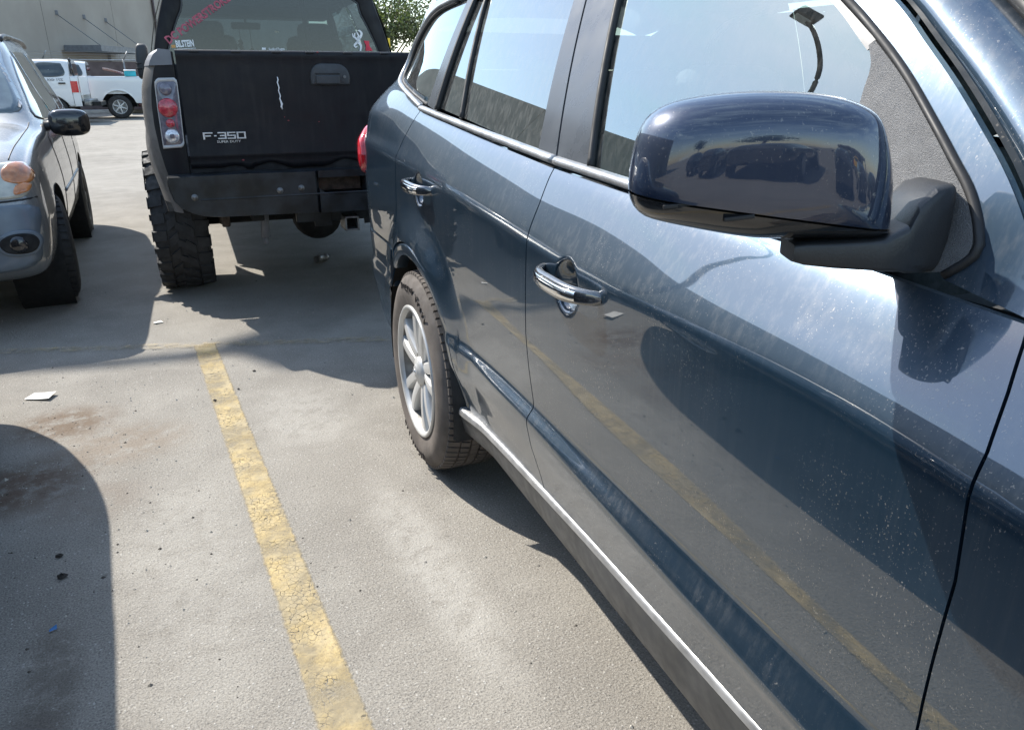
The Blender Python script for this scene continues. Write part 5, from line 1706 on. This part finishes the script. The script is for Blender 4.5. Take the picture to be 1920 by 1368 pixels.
# white deer-head outline sticker
def ink(name, pts, rs, par):
    pts = cat_rom([np.array(p) for p in pts], 6); rs = np.interp(np.linspace(0, 1, len(pts)), np.linspace(0, 1, len(rs)), rs)
    mb = MB(); A_ = []; B_ = []
    for i, p in enumerate(pts):
        t = pts[min(i + 1, len(pts) - 1)] - pts[max(i - 1, 0)]; t = t / (np.linalg.norm(t) + 1e-9); nn_ = np.array([-t[1], t[0]]) * rs[i]
        A_.append(gpt(*(p + nn_), .001)); B_.append(gpt(*(p - nn_), .001))
    mb.grid([A_, B_]); return mb.build(name, m_white_ink, par, False)
dk = ink("buck_decal", [(.655, 1.558), (.664, 1.590), (.655, 1.615), (.640, 1.628), (.652, 1.650), (.640, 1.665)], [.006, .009, .011, .012, .010, .006], rg_)
for pts, rs in (([(.640, 1.628), (.622, 1.612), (.610, 1.600), (.618, 1.586), (.634, 1.592)], [.010, .008, .007, .006, .004]),
                ([(.640, 1.640), (.622, 1.656), (.606, 1.668), (.600, 1.690)], [.009, .007, .006, .003]),
                ([(.618, 1.660), (.618, 1.680), (.624, 1.694)], [.006, .005, .002]),
                ([(.650, 1.648), (.668, 1.668), (.676, 1.690), (.664, 1.708), (.648, 1.712)], [.010, .009, .009, .007, .003]),
                ([(.655, 1.662), (.646, 1.682), (.634, 1.702)], [.007, .006, .003])):
    ink("antler_stroke", pts, rs, dk)
# ------------------------------------------------------------------ grey-blue compact sport utility (left)
m_rav = paint("greyblue_paint", (.19, .205, .21), dust=.24, metal=.7, rough=.42, coat_ior=1.7, coat_r=.04)
m_rav_b = plain("greyblue_bumper", (.135, .165, .195), .38, coat=.25, coat_r=.2, var=.12)
m_hl = plain("hazed_headlamp", (.46, .45, .38), .22, coat=1.0, var=.18, vs=18)
m_dkrim = plain("dusty_dark_rim", (.05, .05, .05), .5, metal=.3)
m_amber = plain("amber_lens", (.52, .19, .06), .2, coat=1.0, var=.3, vs=20)
m_car_glass = plain("tinted_side_glass", (.045, .055, .055), .05, coat=1.0, var=.2, vs=4, coat_r=.01)
m_car_screen = plain("windscreen_dark", (.10, .13, .14), .06, coat=1.0, var=.3, vs=5, coat_r=.01)

rav = thing("compact_sport_utility", "grey-blue compact sport utility facing the camera, hazy headlamp at the left edge", "car", (-1.262, 5.60, 0), R(-1.0))
st = [  # y, half sill, half max, z max, z belt, half belt, z edge, half edge, z top, z bottom
    (-.800, .58, .68, .50, .60, .56, .62, .52, .64, .36),
    (-.785, .66, .755, .50, .66, .73, .69, .68, .71, .32),
    (-.740, .71, .825, .52, .72, .80, .755, .72, .78, .29),
    (-.680, .73, .842, .54, .80, .79, .86, .70, .895, .28),
    (-.560, .74, .838, .56, .87, .80, .93, .70, .965, .27),
    (-.300, .75, .850, .58, .93, .80, .985, .70, 1.02, .27),
    (.100, .75, .855, .60, .98, .80, 1.03, .70, 1.065, .27),
    (.420, .75, .855, .62, 1.00, .81, 1.055, .72, 1.10, .27),
    (.560, .75, .855, .62, 1.01, .815, 1.13, .705, 1.19, .27),
    (.900, .75, .858, .63, 1.02, .815, 1.36, .645, 1.43, .27),
    (1.220, .75, .858, .63, 1.03, .815, 1.55, .595, 1.605, .27),
    (1.420, .75, .858, .64, 1.04, .815, 1.585, .585, 1.65, .27),
    (2.000, .75, .858, .65, 1.05, .815, 1.60, .585, 1.675, .27),
    (2.700, .75, .855, .66, 1.07, .805, 1.59, .575, 1.66, .28),
    (3.050, .72, .83, .66, 1.08, .78, 1.53, .55, 1.61, .30),
    (3.180, .66, .77, .66, 1.08, .72, 1.40, .53, 1.48, .34),
    (3.230, .60, .70, .66, 1.00, .66, 1.15, .52, 1.22, .38)]
mbs = loft_shell(st, 130, 1.8)
RW = .335
rb = shell_object(mbs, "body_shell", m_rav, rav, [(sx * .56, sx * 1.2, y, RW, .395) for sx in (-1, 1) for y in (0, 2.36)])
bv = bvh_of(rb)
# windows and screens
for sg in (1, -1):
    decal(bv, [(.62, 1.10), (.80, 1.235), (1.02, 1.385), (1.24, 1.50), (1.30, 1.45), (1.30, 1.08), (1.0, 1.07)], 'side', "side_window", m_car_glass, rav, .003, sg, center=(1.08, 1.2))
    decal(bv, [(1.36, 1.08), (1.36, 1.50), (1.44, 1.525), (2.08, 1.53), (2.14, 1.45), (2.16, 1.09)], 'side', "side_window", m_car_glass, rav, .003, sg)
    decal(bv, [(2.24, 1.10), (2.22, 1.50), (2.34, 1.525), (2.74, 1.50), (2.86, 1.30), (2.86, 1.13)], 'side', "side_window", m_car_glass, rav, .003, sg)
    for pts in ([(.50, .98), (.52, .70), (.46, .40)], [(1.33, 1.06), (1.34, .70), (1.32, .34)], [(2.20, 1.08), (2.18, .85), (2.02, .62)]):
        seam(bv, pts, 'side', rav, .004, sg, "door_gap")
    seam(bv, [(.55, .62), (1.3, .62), (1.96, .62)], 'side', rav, .012, sg, "door_moulding", m_rav_b)
    # wing mirror
    mb = MB(); mb.ell((sg * .955, .60, 1.062), (.125, .075, .088), 24, 16, .62); mm = mb.build("wing_mirror", m_gloss_black, rav)
    mb = MB(); mb.tube([(sg * .80, .60, 1.04), (sg * .90, .61, 1.06)], .032, 10, sx=1.3); mb.build("mirror_arm", m_black_plastic, mm)
    # roof rail
    mb = MB(); mb.tube([(sg * .565, y, 1.60 + .045 * (1 - abs((y - 2.18) / .80) ** 6)) for y in np.linspace(1.40, 2.96, 22)], .018, 8); mb.build("roof_rail", m_black_plastic, rav)
    # headlamp with amber corner, on the front face
    hd = decal(bv, [(sg * .795, .855), (sg * .755, .905), (sg * .62, .905), (sg * .50, .865), (sg * .44, .80), (sg * .50, .752), (sg * .68, .738), (sg * .775, .760)], 'front', "headlamp", m_hl, rav, .010, 1, dome=.012, center=(sg * .64, .83))
    decal(bv, [(sg * .797, .850), (sg * .757, .896), (sg * .705, .899), (sg * .668, .87), (sg * .672, .826), (sg * .72, .806), (sg * .780, .806)], 'front', "turn_lens", m_amber, hd, .022, 1, dome=.008)
    decal(bv, [(sg * .782, .800), (sg * .725, .798), (sg * .712, .755), (sg * .768, .766)], 'front', "turn_lens", m_amber, hd, .022, 1, dome=.004)
    # fog-lamp pocket
    fg = decal(bv, [(sg * .795, .505), (sg * .765, .565), (sg * .66, .572), (sg * .585, .525), (sg * .62, .455), (sg * .745, .445)], 'front', "fog_lamp_surround", m_rav_b, rav, .014, 1, dome=0)
    decal(bv, [(sg * .775, .505), (sg * .75, .550), (sg * .66, .556), (sg * .605, .520), (sg * .635, .466), (sg * .735, .458)], 'front', "fog_lamp_pocket", m_dark, fg, .019, 1)
    mb = MB(); mb.lathe([(.045, 0), (.045, .01), (.03, .016), (.0005, .018)], 24, axis='Y'); hit = bv.ray_cast(Vector((sg * .69, -5, .505)), Vector((0, 1, 0)))[0]
    mb.V = [(sg * .69 + x, hit.y - .012 - y, .505 + z) for x, y, z in mb.V]; o = mb.build("fog_lamp", m_gloss_black, fg); fix_normals(o)
    # arch liners
    for y in (0, 2.36):
        mb = MB(); mb.lathe([(.393, sg * .85), (.400, sg * .56), (.05, sg * .56)], 40, (0, y, RW)); mb.build("wheel_housing", m_dark, rav)
decal(bv, [(-.66, .60 - .03), (-.60, .50), (0, .46), (.60, .50), (.66, .57), (.56, .93), (.0, 1.03), (-.56, .93)], 'top', "windscreen", m_car_screen, rav, .003, center=(0, .72)) if False else None
mb = MB()
decal(bv, [(-.69, .56), (-.35, .50), (0, .48), (.35, .50), (.69, .56), (.60, 1.00), (.555, 1.20), (.30, 1.26), (0, 1.275), (-.30, 1.26), (-.555, 1.20), (-.60, 1.00)], 'top', "windscreen", m_car_screen, rav, .003, center=(0, .88), rings=14, closed_n=72)
# bonnet outline, bumper line, grille
seam(bv, [(.70, -.55), (.715, -.2), (.725, .2), (.73, .46)], 'top', rav, .004, name="bonnet_gap")
seam(bv, [(-.70, -.55), (-.715, -.2), (-.725, .2), (-.73, .46)], 'top', rav, .004, name="bonnet_gap")
seam(bv, [(-.70, -.60), (-.4, -.655), (0, -.675), (.4, -.655), (.70, -.60)], 'top', rav, .005, name="bonnet_gap", n=40)
seam(bv, [(-.81, .735), (-.6, .725), (0, .715), (.6, .725), (.81, .735)], 'front', rav, .006, name="bumper_gap", n=50)
decal(bv, [(-.40, .83), (-.36, .78), (0, .765), (.36, .78), (.40, .83), (.0, .85)], 'front', "grille", m_black_plastic, rav, .006)
bpd = decal(bv, [(-.78, .70), (-.4, .69), (0, .685), (.4, .69), (.78, .70), (.79, .55), (.74, .38), (.4, .36), (0, .355), (-.4, .36), (-.74, .38), (-.79, .55)], 'front', "front_bumper", m_rav_b, rav, .007, rings=16, closed_n=80, center=(0, .53))
RWH = simple_wheel(RW, .225, .205, m_dkrim, 5)
put_wheels(RWH, rav, [(0, 1), (2.36, 1), (0, -1), (2.36, -1)], .858, RW)
for c in rav.children:
    if c.name.startswith("wheel") and c.type == 'EMPTY' and c.location.y < .5:
        c.rotation_euler = (c.rotation_euler[0], 0, c.rotation_euler[2] + R(9))

# ------------------------------------------------------------------ dark car in the next bay (only its tyre, shadow and reflection show)
m_drk = paint("black_car_paint", (.006, .006, .007), dust=.10, metal=.2, rough=.4, coat_ior=1.6)
nbr = thing("parked_hatchback", "dark parked car at the left edge, mostly shown by its ground shadow", "car", (-1.50, .22, 0), 0.0)
st2 = [(-.86, .50, .60, .50, .58, .56, .60, .52, .62, .34), (-.80, .66, .74, .52, .66, .70, .70, .64, .73, .28), (-.66, .72, .83, .54, .74, .79, .80, .70, .83, .25), (-.2, .74, .86, .56, .86, .81, .90, .72, .94, .23), (.5, .75, .875, .58, .94, .82, .98, .74, 1.03, .23),
       (.62, .75, .875, .58, .95, .825, 1.04, .72, 1.09, .23), (1.25, .75, .88, .60, .97, .83, 1.34, .60, 1.41, .23), (1.6, .75, .88, .62, .98, .83, 1.40, .575, 1.46, .23), (2.5, .75, .88, .62, 1.0, .82, 1.39, .565, 1.455, .24), (3.2, .74, .86, .62, 1.02, .80, 1.25, .58, 1.32, .26), (3.5, .70, .82, .62, .98, .76, 1.05, .6, 1.10, .30), (3.62, .64, .74, .62, .90, .70, .94, .58, .98, .36)]
nb = shell_object(loft_shell(st2, 90, 1.6), "body_shell", m_drk, nbr, [(sx * .58, sx * 1.2, y, .325, .375) for sx in (-1, 1) for y in (0, 2.65)])
bv2 = bvh_of(nb)
for sg in (1, -1):
    decal(bv2, [(.80, 1.02), (1.20, 1.28), (1.50, 1.36), (1.62, 1.30), (1.62, 1.01)], 'side', "side_window", m_car_glass, nbr, .003, sg)
    decal(bv2, [(1.70, 1.02), (1.70, 1.36), (2.3, 1.36), (2.72, 1.28), (2.72, 1.05)], 'side', "side_window", m_car_glass, nbr, .003, sg)
    for pts in ([(.62, .93), (.64, .6), (.60, .32)], [(1.66, .98), (1.66, .6), (1.64, .3)], [(2.55, 1.0), (2.50, .8), (2.32, .55)]):
        seam(bv2, pts, 'side', nbr, .004, sg, "door_gap")
    mb = MB(); mb.ell((sg * .98, .92, 1.02), (.10, .06, .065), 18, 12, .75); mb.build("wing_mirror", m_gloss_black, nbr)
    for y in (0, 2.65):
        mb = MB(); mb.lathe([(.373, sg * .86), (.38, sg * .58), (.05, sg * .58)], 32, (0, y, .325)); mb.build("wheel_housing", m_dark, nbr)
    decal(bv2, [(sg * .78, .70), (sg * .70, .76), (sg * .50, .74), (sg * .48, .68), (sg * .66, .65)], 'front', "headlamp", m_hl, nbr, .006)
decal(bv2, [(-.68, .66), (0, .56), (.68, .66), (.58, 1.24), (0, 1.32), (-.58, 1.24)], 'top', "windscreen", m_car_screen, nbr, .003, center=(0, .95), rings=12)
NW = simple_wheel(.325, .215, .22, m_alloy, 7)
put_wheels(NW, nbr, [(0, 1), (2.65, 1), (0, -1), (2.65, -1)], .905, .325)

# a row of parked cars behind the camera, reflected low in the mirror housing
for k, (x_, y_, a_) in enumerate(((-7.6, -9.5, 4), (-4.7, -9.2, -3), (-1.9, -9.6, 2), (1.1, -9.4, -2), (4.2, -9.7, 3), (7.3, -9.3, 0))):
    c = copy_tree(nbr); c.name = "parked_hatchback"; c.location = (x_, y_ - 3.0, 0); c.rotation_euler = (0, 0, R(a_))
    c['label'] = "%s dark car from the left in the row behind the camera" % ("first", "second", "third", "fourth", "fifth", "sixth")[k]
    c['group'] = "cars parked behind the camera"

# ------------------------------------------------------------------ far white pickups
m_white = paint("white_truck_paint", (.74, .75, .75), dust=.06, metal=0, rough=.4, coat_ior=1.5, specks=.2)
m_off = paint("offwhite_truck_paint", (.66, .69, .70), dust=.06, metal=0, rough=.4, coat_ior=1.5, specks=.2)
def far_pickup(name, label, loc, rz, mat, group, rim_mat, tail_red=True, arch_r=.47, lift=0.0, cab_back=1.95, tail=-1.15, lettering=None, fa=None):
    """rear axle at the origin, front towards +y"""
    t = thing(name, label, "truck", loc, rz, group)
    w = .98
    # bed sides
    for sd in (-1, 1):
        mb = MB(); P = []
        for y in np.linspace(tail, cab_back, 60):
            q = arch_r ** 2 - y * y
            za = max(.52, .39 + math.sqrt(q) if q > 0 else 0)
            P.append([(sd * (w - .05 * max(0, (.75 - z) / .3) ** 2 - .03 * max(0, (z - 1.25) / .2) ** 2 + .025 * math.exp(-((math.hypot(y, z - .39) - .47) / .07) ** 2)), y, z) for z in np.linspace(za, 1.40, 24)] + [(sd * .93, y, 1.412), (sd * .88, y, 1.40), (sd * .87, y, .85)])
        mb.grid(P, flip=sd < 0)
        b_ = mb.build("bed_side", mat, t)
        mb = MB(); mb.lathe([(arch_r, sd * .97), (arch_r + .02, sd * .6), (.05, sd * .6)], 32, (0, 0, .39), 0, math.pi); mb.build("wheel_housing", m_dark, t)
        if tail_red:
            mb = MB(); P = [[(sd * (w + .012 - .03 * max(0, (tail + .03 - y) / .03)), y, z) for z in np.linspace(.93, 1.26, 6)] for y in np.linspace(tail - .01, tail + .22, 6)]
            mb.grid(P, flip=sd < 0); mb.grid([[(sd * (w + .008), tail - .015, z) for z in (.93, 1.26)], [(sd * .84, tail - .012, z) for z in (.93, 1.26)]]); mb.build("tail_lamp", m_red_lens, t)
    mb = MB(); mb.box((0, (tail + cab_back) / 2, .86), (1.80, cab_back - tail, .05)); mb.build("bed_floor", mat, t, False)
    mb = MB(); mb.box((0, tail, 1.12), (1.66, .06, .56), .015); mb.build("tailgate", mat, t, False)
    mb = MB(); mb.box((0, tail - .14, .62), (1.9, .20, .20), .04); mb.build("rear_bumper", m_chrome if rim_mat is m_alloy else m_steel, t)
    mb = MB(); mb.box((0, 1.2, .58), (1.3, 5.0, .12)); mb.build("chassis", m_dark, t, False)
    # cab and front
    cs = [(cab_back + .02, .90, .985, .85, 1.36, .96, 1.80, .74, 1.90, .50), (cab_back + .3, .90, .985, .85, 1.37, .96, 1.84, .74, 1.93, .48), (cab_back + 1.3, .90, .985, .85, 1.36, .96, 1.82, .74, 1.91, .46), (cab_back + 1.75, .90, .985, .85, 1.34, .96, 1.66, .78, 1.74, .46),
          (cab_back + 2.25, .90, .985, .85, 1.32, .96, 1.40, .84, 1.44, .46), (cab_back + 2.45, .90, .985, .85, 1.30, .95, 1.36, .82, 1.40, .46), (cab_back + 3.3, .88, .97, .85, 1.22, .93, 1.28, .80, 1.33, .46), (cab_back + 3.6, .84, .92, .85, 1.10, .88, 1.18, .76, 1.24, .48), (cab_back + 3.7, .74, .82, .80, 1.0, .78, 1.05, .7, 1.10, .52)]
    fa = fa or cab_back + 2.70
    sh = shell_object(loft_shell(cs, 70, 1.2), "cab", mat, t, [(sx * .62, sx * 1.3, yy_, .39, .46) for sx in (-1, 1) for yy_ in ((fa, 0) if cab_back < .45 else (fa,))])
    bvx = bvh_of(sh)
    for sg in (1, -1):
        decal(bvx, [(cab_back + .18, 1.42), (cab_back + .20, 1.74), (cab_back + .30, 1.79), (cab_back + .90, 1.79), (cab_back + .95, 1.42)], 'side', "side_window", m_car_glass, t, .004, sg)
        decal(bvx, [(cab_back + 1.08, 1.42), (cab_back + 1.06, 1.78), (cab_back + 1.45, 1.74), (cab_back + 1.95, 1.46), (cab_back + 1.9, 1.42)], 'side', "side_window", m_glass_far, t, .004, sg, center=(cab_back + 1.4, 1.58))
        seam(bvx, [(cab_back + 1.01, 1.40), (cab_back + 1.01, 1.0), (cab_back + 1.0, .6)], 'side', t, .008, sg, "door_gap")
        hitp = bvx.ray_cast(Vector((3 * sg, cab_back + .25, 1.22)), Vector((-sg, 0, 0)))[0]
        mb = MB(); mb.box((hitp.x + sg * .02, cab_back + .25, 1.20), (.04, .20, .05), .012); mb.build("door_handle", m_gloss_black, t)
        mb = MB(); mb.lathe([(.455, sg * .97), (.47, sg * .6), (.05, sg * .6)], 32, (0, fa, .39), 0, math.pi); mb.build("wheel_housing", m_dark, t)
    # rear screen
    mb = MB(); mb.grid([[(x, cab_back - .012 + .01 * (z - 1.4), z) for x in np.linspace(-.70 + .12 * (z - 1.45), .70 - .12 * (z - 1.45), 6)] for z in (1.45, 1.78)]); mb.build("rear_screen", m_car_glass, t)
    W_ = simple_wheel(.40, .26, .235, rim_mat, 6)
    put_wheels(W_, t, [(0, -1), (0, 1), (fa, -1), (fa, 1)], .97, .40)
    if lettering:
        V, F = text_shape(lettering, .12, .0, 'CENTER', .004); 
        for sd in (-1, 1):
            mb = MB(); mb.add([(sd * (w + .004), tail + .62 - sd * vx * (1 if sd < 0 else 1), 1.27 + vy * .8) for vx, vy, vz in V], F); o = mb.build("bed_lettering", m_grey_ink, t, False); o['kind'] = 'stuff'
    return t
m_glass_far = plain("pale_reflecting_glass", (.20, .27, .26), .08, coat=1.0, var=.35, vs=4)
m_grey_ink = plain("grey_decal", (.25, .25, .26), .6)
# tail towards +x: front points to -x
FP1 = far_pickup("white_pickup", "white crew-cab pickup with a red tail lamp, nearest of the two far white trucks", (-1.60, 29.5, 0), R(90 - 6), m_white, "white pickups by the fence", m_steel, lettering="Z71 4X4", cab_back=-.60, tail=-.80, fa=3.3)
FP2 = far_pickup("white_pickup", "white long-bed pickup behind the first, its rear wheel showing beside the black pickup", (.215, 32.2, 0), R(90 - 3), m_off, "white pickups by the fence", m_alloy, tail_red=False, arch_r=.56, cab_back=.85)

# antenna-like light bar stalk on the first pickup
mb = MB(); mb.cyl((-.9, -.70, 1.40), (-.90, -.66, 1.86), .03, n=10); mb.ell((-.90, -.66, 1.88), (.05, .05, .05), 12, 8); mb.build("beacon_stalk", m_gloss_black, FP1)

# maroon car with its hatch up, behind the pickups
m_mar = paint("maroon_paint", (.10, .018, .030), dust=.08, metal=.4, rough=.4, coat_ior=1.6)
mar = thing("maroon_hatchback", "maroon hatchback with its tailgate raised, half hidden behind the white pickups", "car", (3.97, 36.3, 0), R(90))
ms = shell_object(loft_shell([(r[0], *r[1:]) for r in st2], 60, 1.6), "body_shell", m_mar, mar, [(sx * .58, sx * 1.2, y, .325, .375) for sx in (-1, 1) for y in (0, 2.65)])
bv3 = bvh_of(ms)
for sg in (1, -1):
    decal(bv3, [(.80, 1.02), (1.20, 1.28), (1.50, 1.36), (1.62, 1.30), (1.62, 1.01)], 'side', "side_window", m_car_glass, mar, .003, sg)
    decal(bv3, [(1.70, 1.02), (1.70, 1.36), (2.3, 1.36), (2.72, 1.28), (2.72, 1.05)], 'side', "side_window", m_car_glass, mar, .003, sg)
mb = MB(); P = []
for t in np.linspace(0, 1, 8):
    yy_, zz_ = 3.05 + 1.12 * t, 1.40 + .36 * math.sin(t * 1.25) + .02
    P.append([(x_, yy_, zz_ - .05 * (x_ / .55) ** 2) for x_ in np.linspace(-.55, .55, 8)])
P = np.array(P); Q = P.copy(); Q[..., 2] -= .06
mb.grid(P); mb.grid(Q, flip=True); mb.grid([P[-1], Q[-1]]); mb.grid([P[:, 0], Q[:, 0]]); mb.grid([P[:, -1], Q[:, -1]], flip=True)
mb.build("raised_tailgate", m_mar, mar)
MWH = simple_wheel(.325, .215, .22, m_alloy, 7)
put_wheels(MWH, mar, [(0, 1), (2.65, 1), (0, -1), (2.65, -1)], .905, .325)

# teal cooler on the second pickup's bed rail
cool = thing("cooler_box", "small teal cooler box with a white lid standing on the far pickup's bed rail", "cooler", (.665, 31.27, 1.414), R(4))
m_teal = plain("teal_plastic", (.02, .42, .52), .4); m_lid = plain("white_plastic_lid", (.8, .82, .82), .4)
mb = MB(); mb.box((0, 0, .085), (.36, .16, .17), .02); mb.build("cooler_body", m_teal, cool)
mb = MB(); mb.box((0, 0, .195), (.38, .18, .05), .015); ld = mb.build("lid", m_lid, cool)
mb = MB(); mb.tube([(-.19, -.09, .15), (-.19, -.11, .19), (.19, -.11, .19), (.19, -.09, .15)], .010, 6); mb.build("handle", m_lid, cool)

# yellow pickup behind the camera, reflected in the mirror housing
m_yel = paint("yellow_truck_paint", (.55, .33, .02), dust=.08, metal=0, rough=.4, coat_ior=1.5)
far_pickup("yellow_pickup", "yellow pickup behind the camera, reflected at the right of the mirror housing", (6.2, -24, 0), R(200), m_yel, None, m_steel)

# ------------------------------------------------------------------ litter
m_paper = plain("grubby_paper", (.74, .73, .69), .8, var=.08, vs=30)
pp = MB(); c0 = [(-.573, 3.720), (-.474, 3.664), (-.447, 3.731), (-.536, 3.783)]
P = []
for i in range(7):
    row = []
    for j in range(7):
        u, v_ = i / 6, j / 6
        a = np.array(c0[0]) * (1 - u) + np.array(c0[1]) * u; b_ = np.array(c0[3]) * (1 - u) + np.array(c0[2]) * u
        q = a * (1 - v_) + b_ * v_
        row.append((q[0], q[1], .006 + .010 * (u - .2) ** 2 + .004 * v_ * u))
    P.append(row)
P = np.array(P); Q = P.copy(); Q[..., 2] -= .0012
pp.grid(P); pp.grid(Q, flip=True)
tag(pp.build("paper_sheet", m_paper), "white square of paper lying in the sun on the left of the lot", "litter")
pp = MB(); pp.grid([[(.005 + .045 * i - .01 * j, 4.665 + .03 * j + .01 * i, .005 + .004 * (i == j)) for j in range(2)] for i in range(2)]); pp.grid([[(.005 + .045 * i - .01 * j, 4.665 + .03 * j + .01 * i, .004) for j in range(2)] for i in range(2)], flip=True)
tag(pp.build("paper_scrap", m_paper), "tiny white paper scrap at the edge of the left shadow", "litter")
pp = MB(); pp.grid([[(-.372 + .009 * i, 1.935 + .005 * j + .002 * i, .005 + .002 * i * j) for j in range(3)] for i in range(3)])
tag(pp.build("wrapper_scrap", plain("blue_foil", (.05, .18, .42), .3)), "small blue wrapper scrap in the bottom left shadow", "litter")
cn_ = thing("crushed_can", "crushed drinks can lying on the ground under the black pickup", "can", (1.25, 5.80, .034), R(35))
mb = MB(); P = []
for t in np.linspace(0, 1, 9):
    row = []
    for j in range(16):
        a = 2 * math.pi * j / 16; r = .033 * (1 - .25 * math.sin(t * math.pi) * (.5 + .5 * math.sin(2 * a + 4 * t))) * (.86 if t in (0, 1) else 1)
        row.append((-.055 + .11 * t, r * math.cos(a), r * math.sin(a)))
    P.append(row)
mb.grid(P, closed_v=True); mb.build("can_wall", plain("can_print", (.22, .20, .18), .35, metal=.5, var=.5, vs=40), cn_)
for t, x in ((0, -.055), (1, .055)):
    mb = MB(); mb.cyl((x, 0, 0), (x + (.001 if t else -.001), 0, 0), .028, n=16); mb.build("can_end", m_steel, cn_, False)
# clods of soil and stones
m_clod = plain("dark_clod", (.035, .030, .026), .95, var=.4, vs=60, bmp=.5)
def clod(x, y, r, label):
    r_ = np.random.default_rng(int(abs(x * 1000 + y * 777)))
    mb = MB(); mb.ell((0, 0, r * .35), (r * r_.uniform(.8, 1.3), r * r_.uniform(.7, 1.1), r * .55), 9, 6)
    mb.V = [(v[0] * (1 + r_.uniform(-.25, .25)), v[1] * (1 + r_.uniform(-.25, .25)), max(0.0, v[2] * (1 + r_.uniform(-.3, .3)))) for v in mb.V]
    o = mb.build("soil_clod", m_clod, None, False); o.location = (x, y, .001); return tag(o, label, "clod", "clods on the asphalt")
clod(-.367, 2.305, .010, "largest dark clod in the bottom left shadow")
clod(-.354, 2.186, .014, "flat dark clod just below the largest one, bottom left shadow")
clod(.188, 3.325, .009, "dark pebble touching the yellow line's left edge")
clod(.404, 3.624, .007, "lone dark pebble right of the yellow line's far end")
clod(.301, 3.419, .006, "small pebble just right of the yellow line's far end")
# loose grit
V = []; F = []
for k in range(1500):
    x = rng.uniform(-1.0, 1.6); y = rng.uniform(.8, 6.5)
    if rng.random() < .5:
        x = rng.normal(-.35, .28); y = rng.normal(2.9, .75)
    r = rng.gamma(2.0, .0008) + .0008; b_ = len(V)
    pts = [(1, 0, 0), (0, 1, 0), (-1, 0, 0), (0, -1, 0), (0, 0, 1)]
    for p in pts: V.append((x + p[0] * r * rng.uniform(.7, 1.3), y + p[1] * r * rng.uniform(.7, 1.3), .0005 + p[2] * r * rng.uniform(.6, 1.1)))
    F += [(b_, b_ + 1, b_ + 4), (b_ + 1, b_ + 2, b_ + 4), (b_ + 2, b_ + 3, b_ + 4), (b_ + 3, b_, b_ + 4)]
m_grit, nt, b = newmat("loose_grit")
gi = nt.nodes.new('ShaderNodeNewGeometry')
nt.links.new(mixc_(nt, ramp(nt, gi.outputs['Random Per Island'], .15, .45), (.07, .06, .05), (.42, .39, .34)), b.inputs['Base Color']); b.inputs['Roughness'].default_value = .9
tag(link_mesh("grit", V, F, m_grit, None, False), "loose grit and small stones scattered over the asphalt", "grit", kind='stuff')
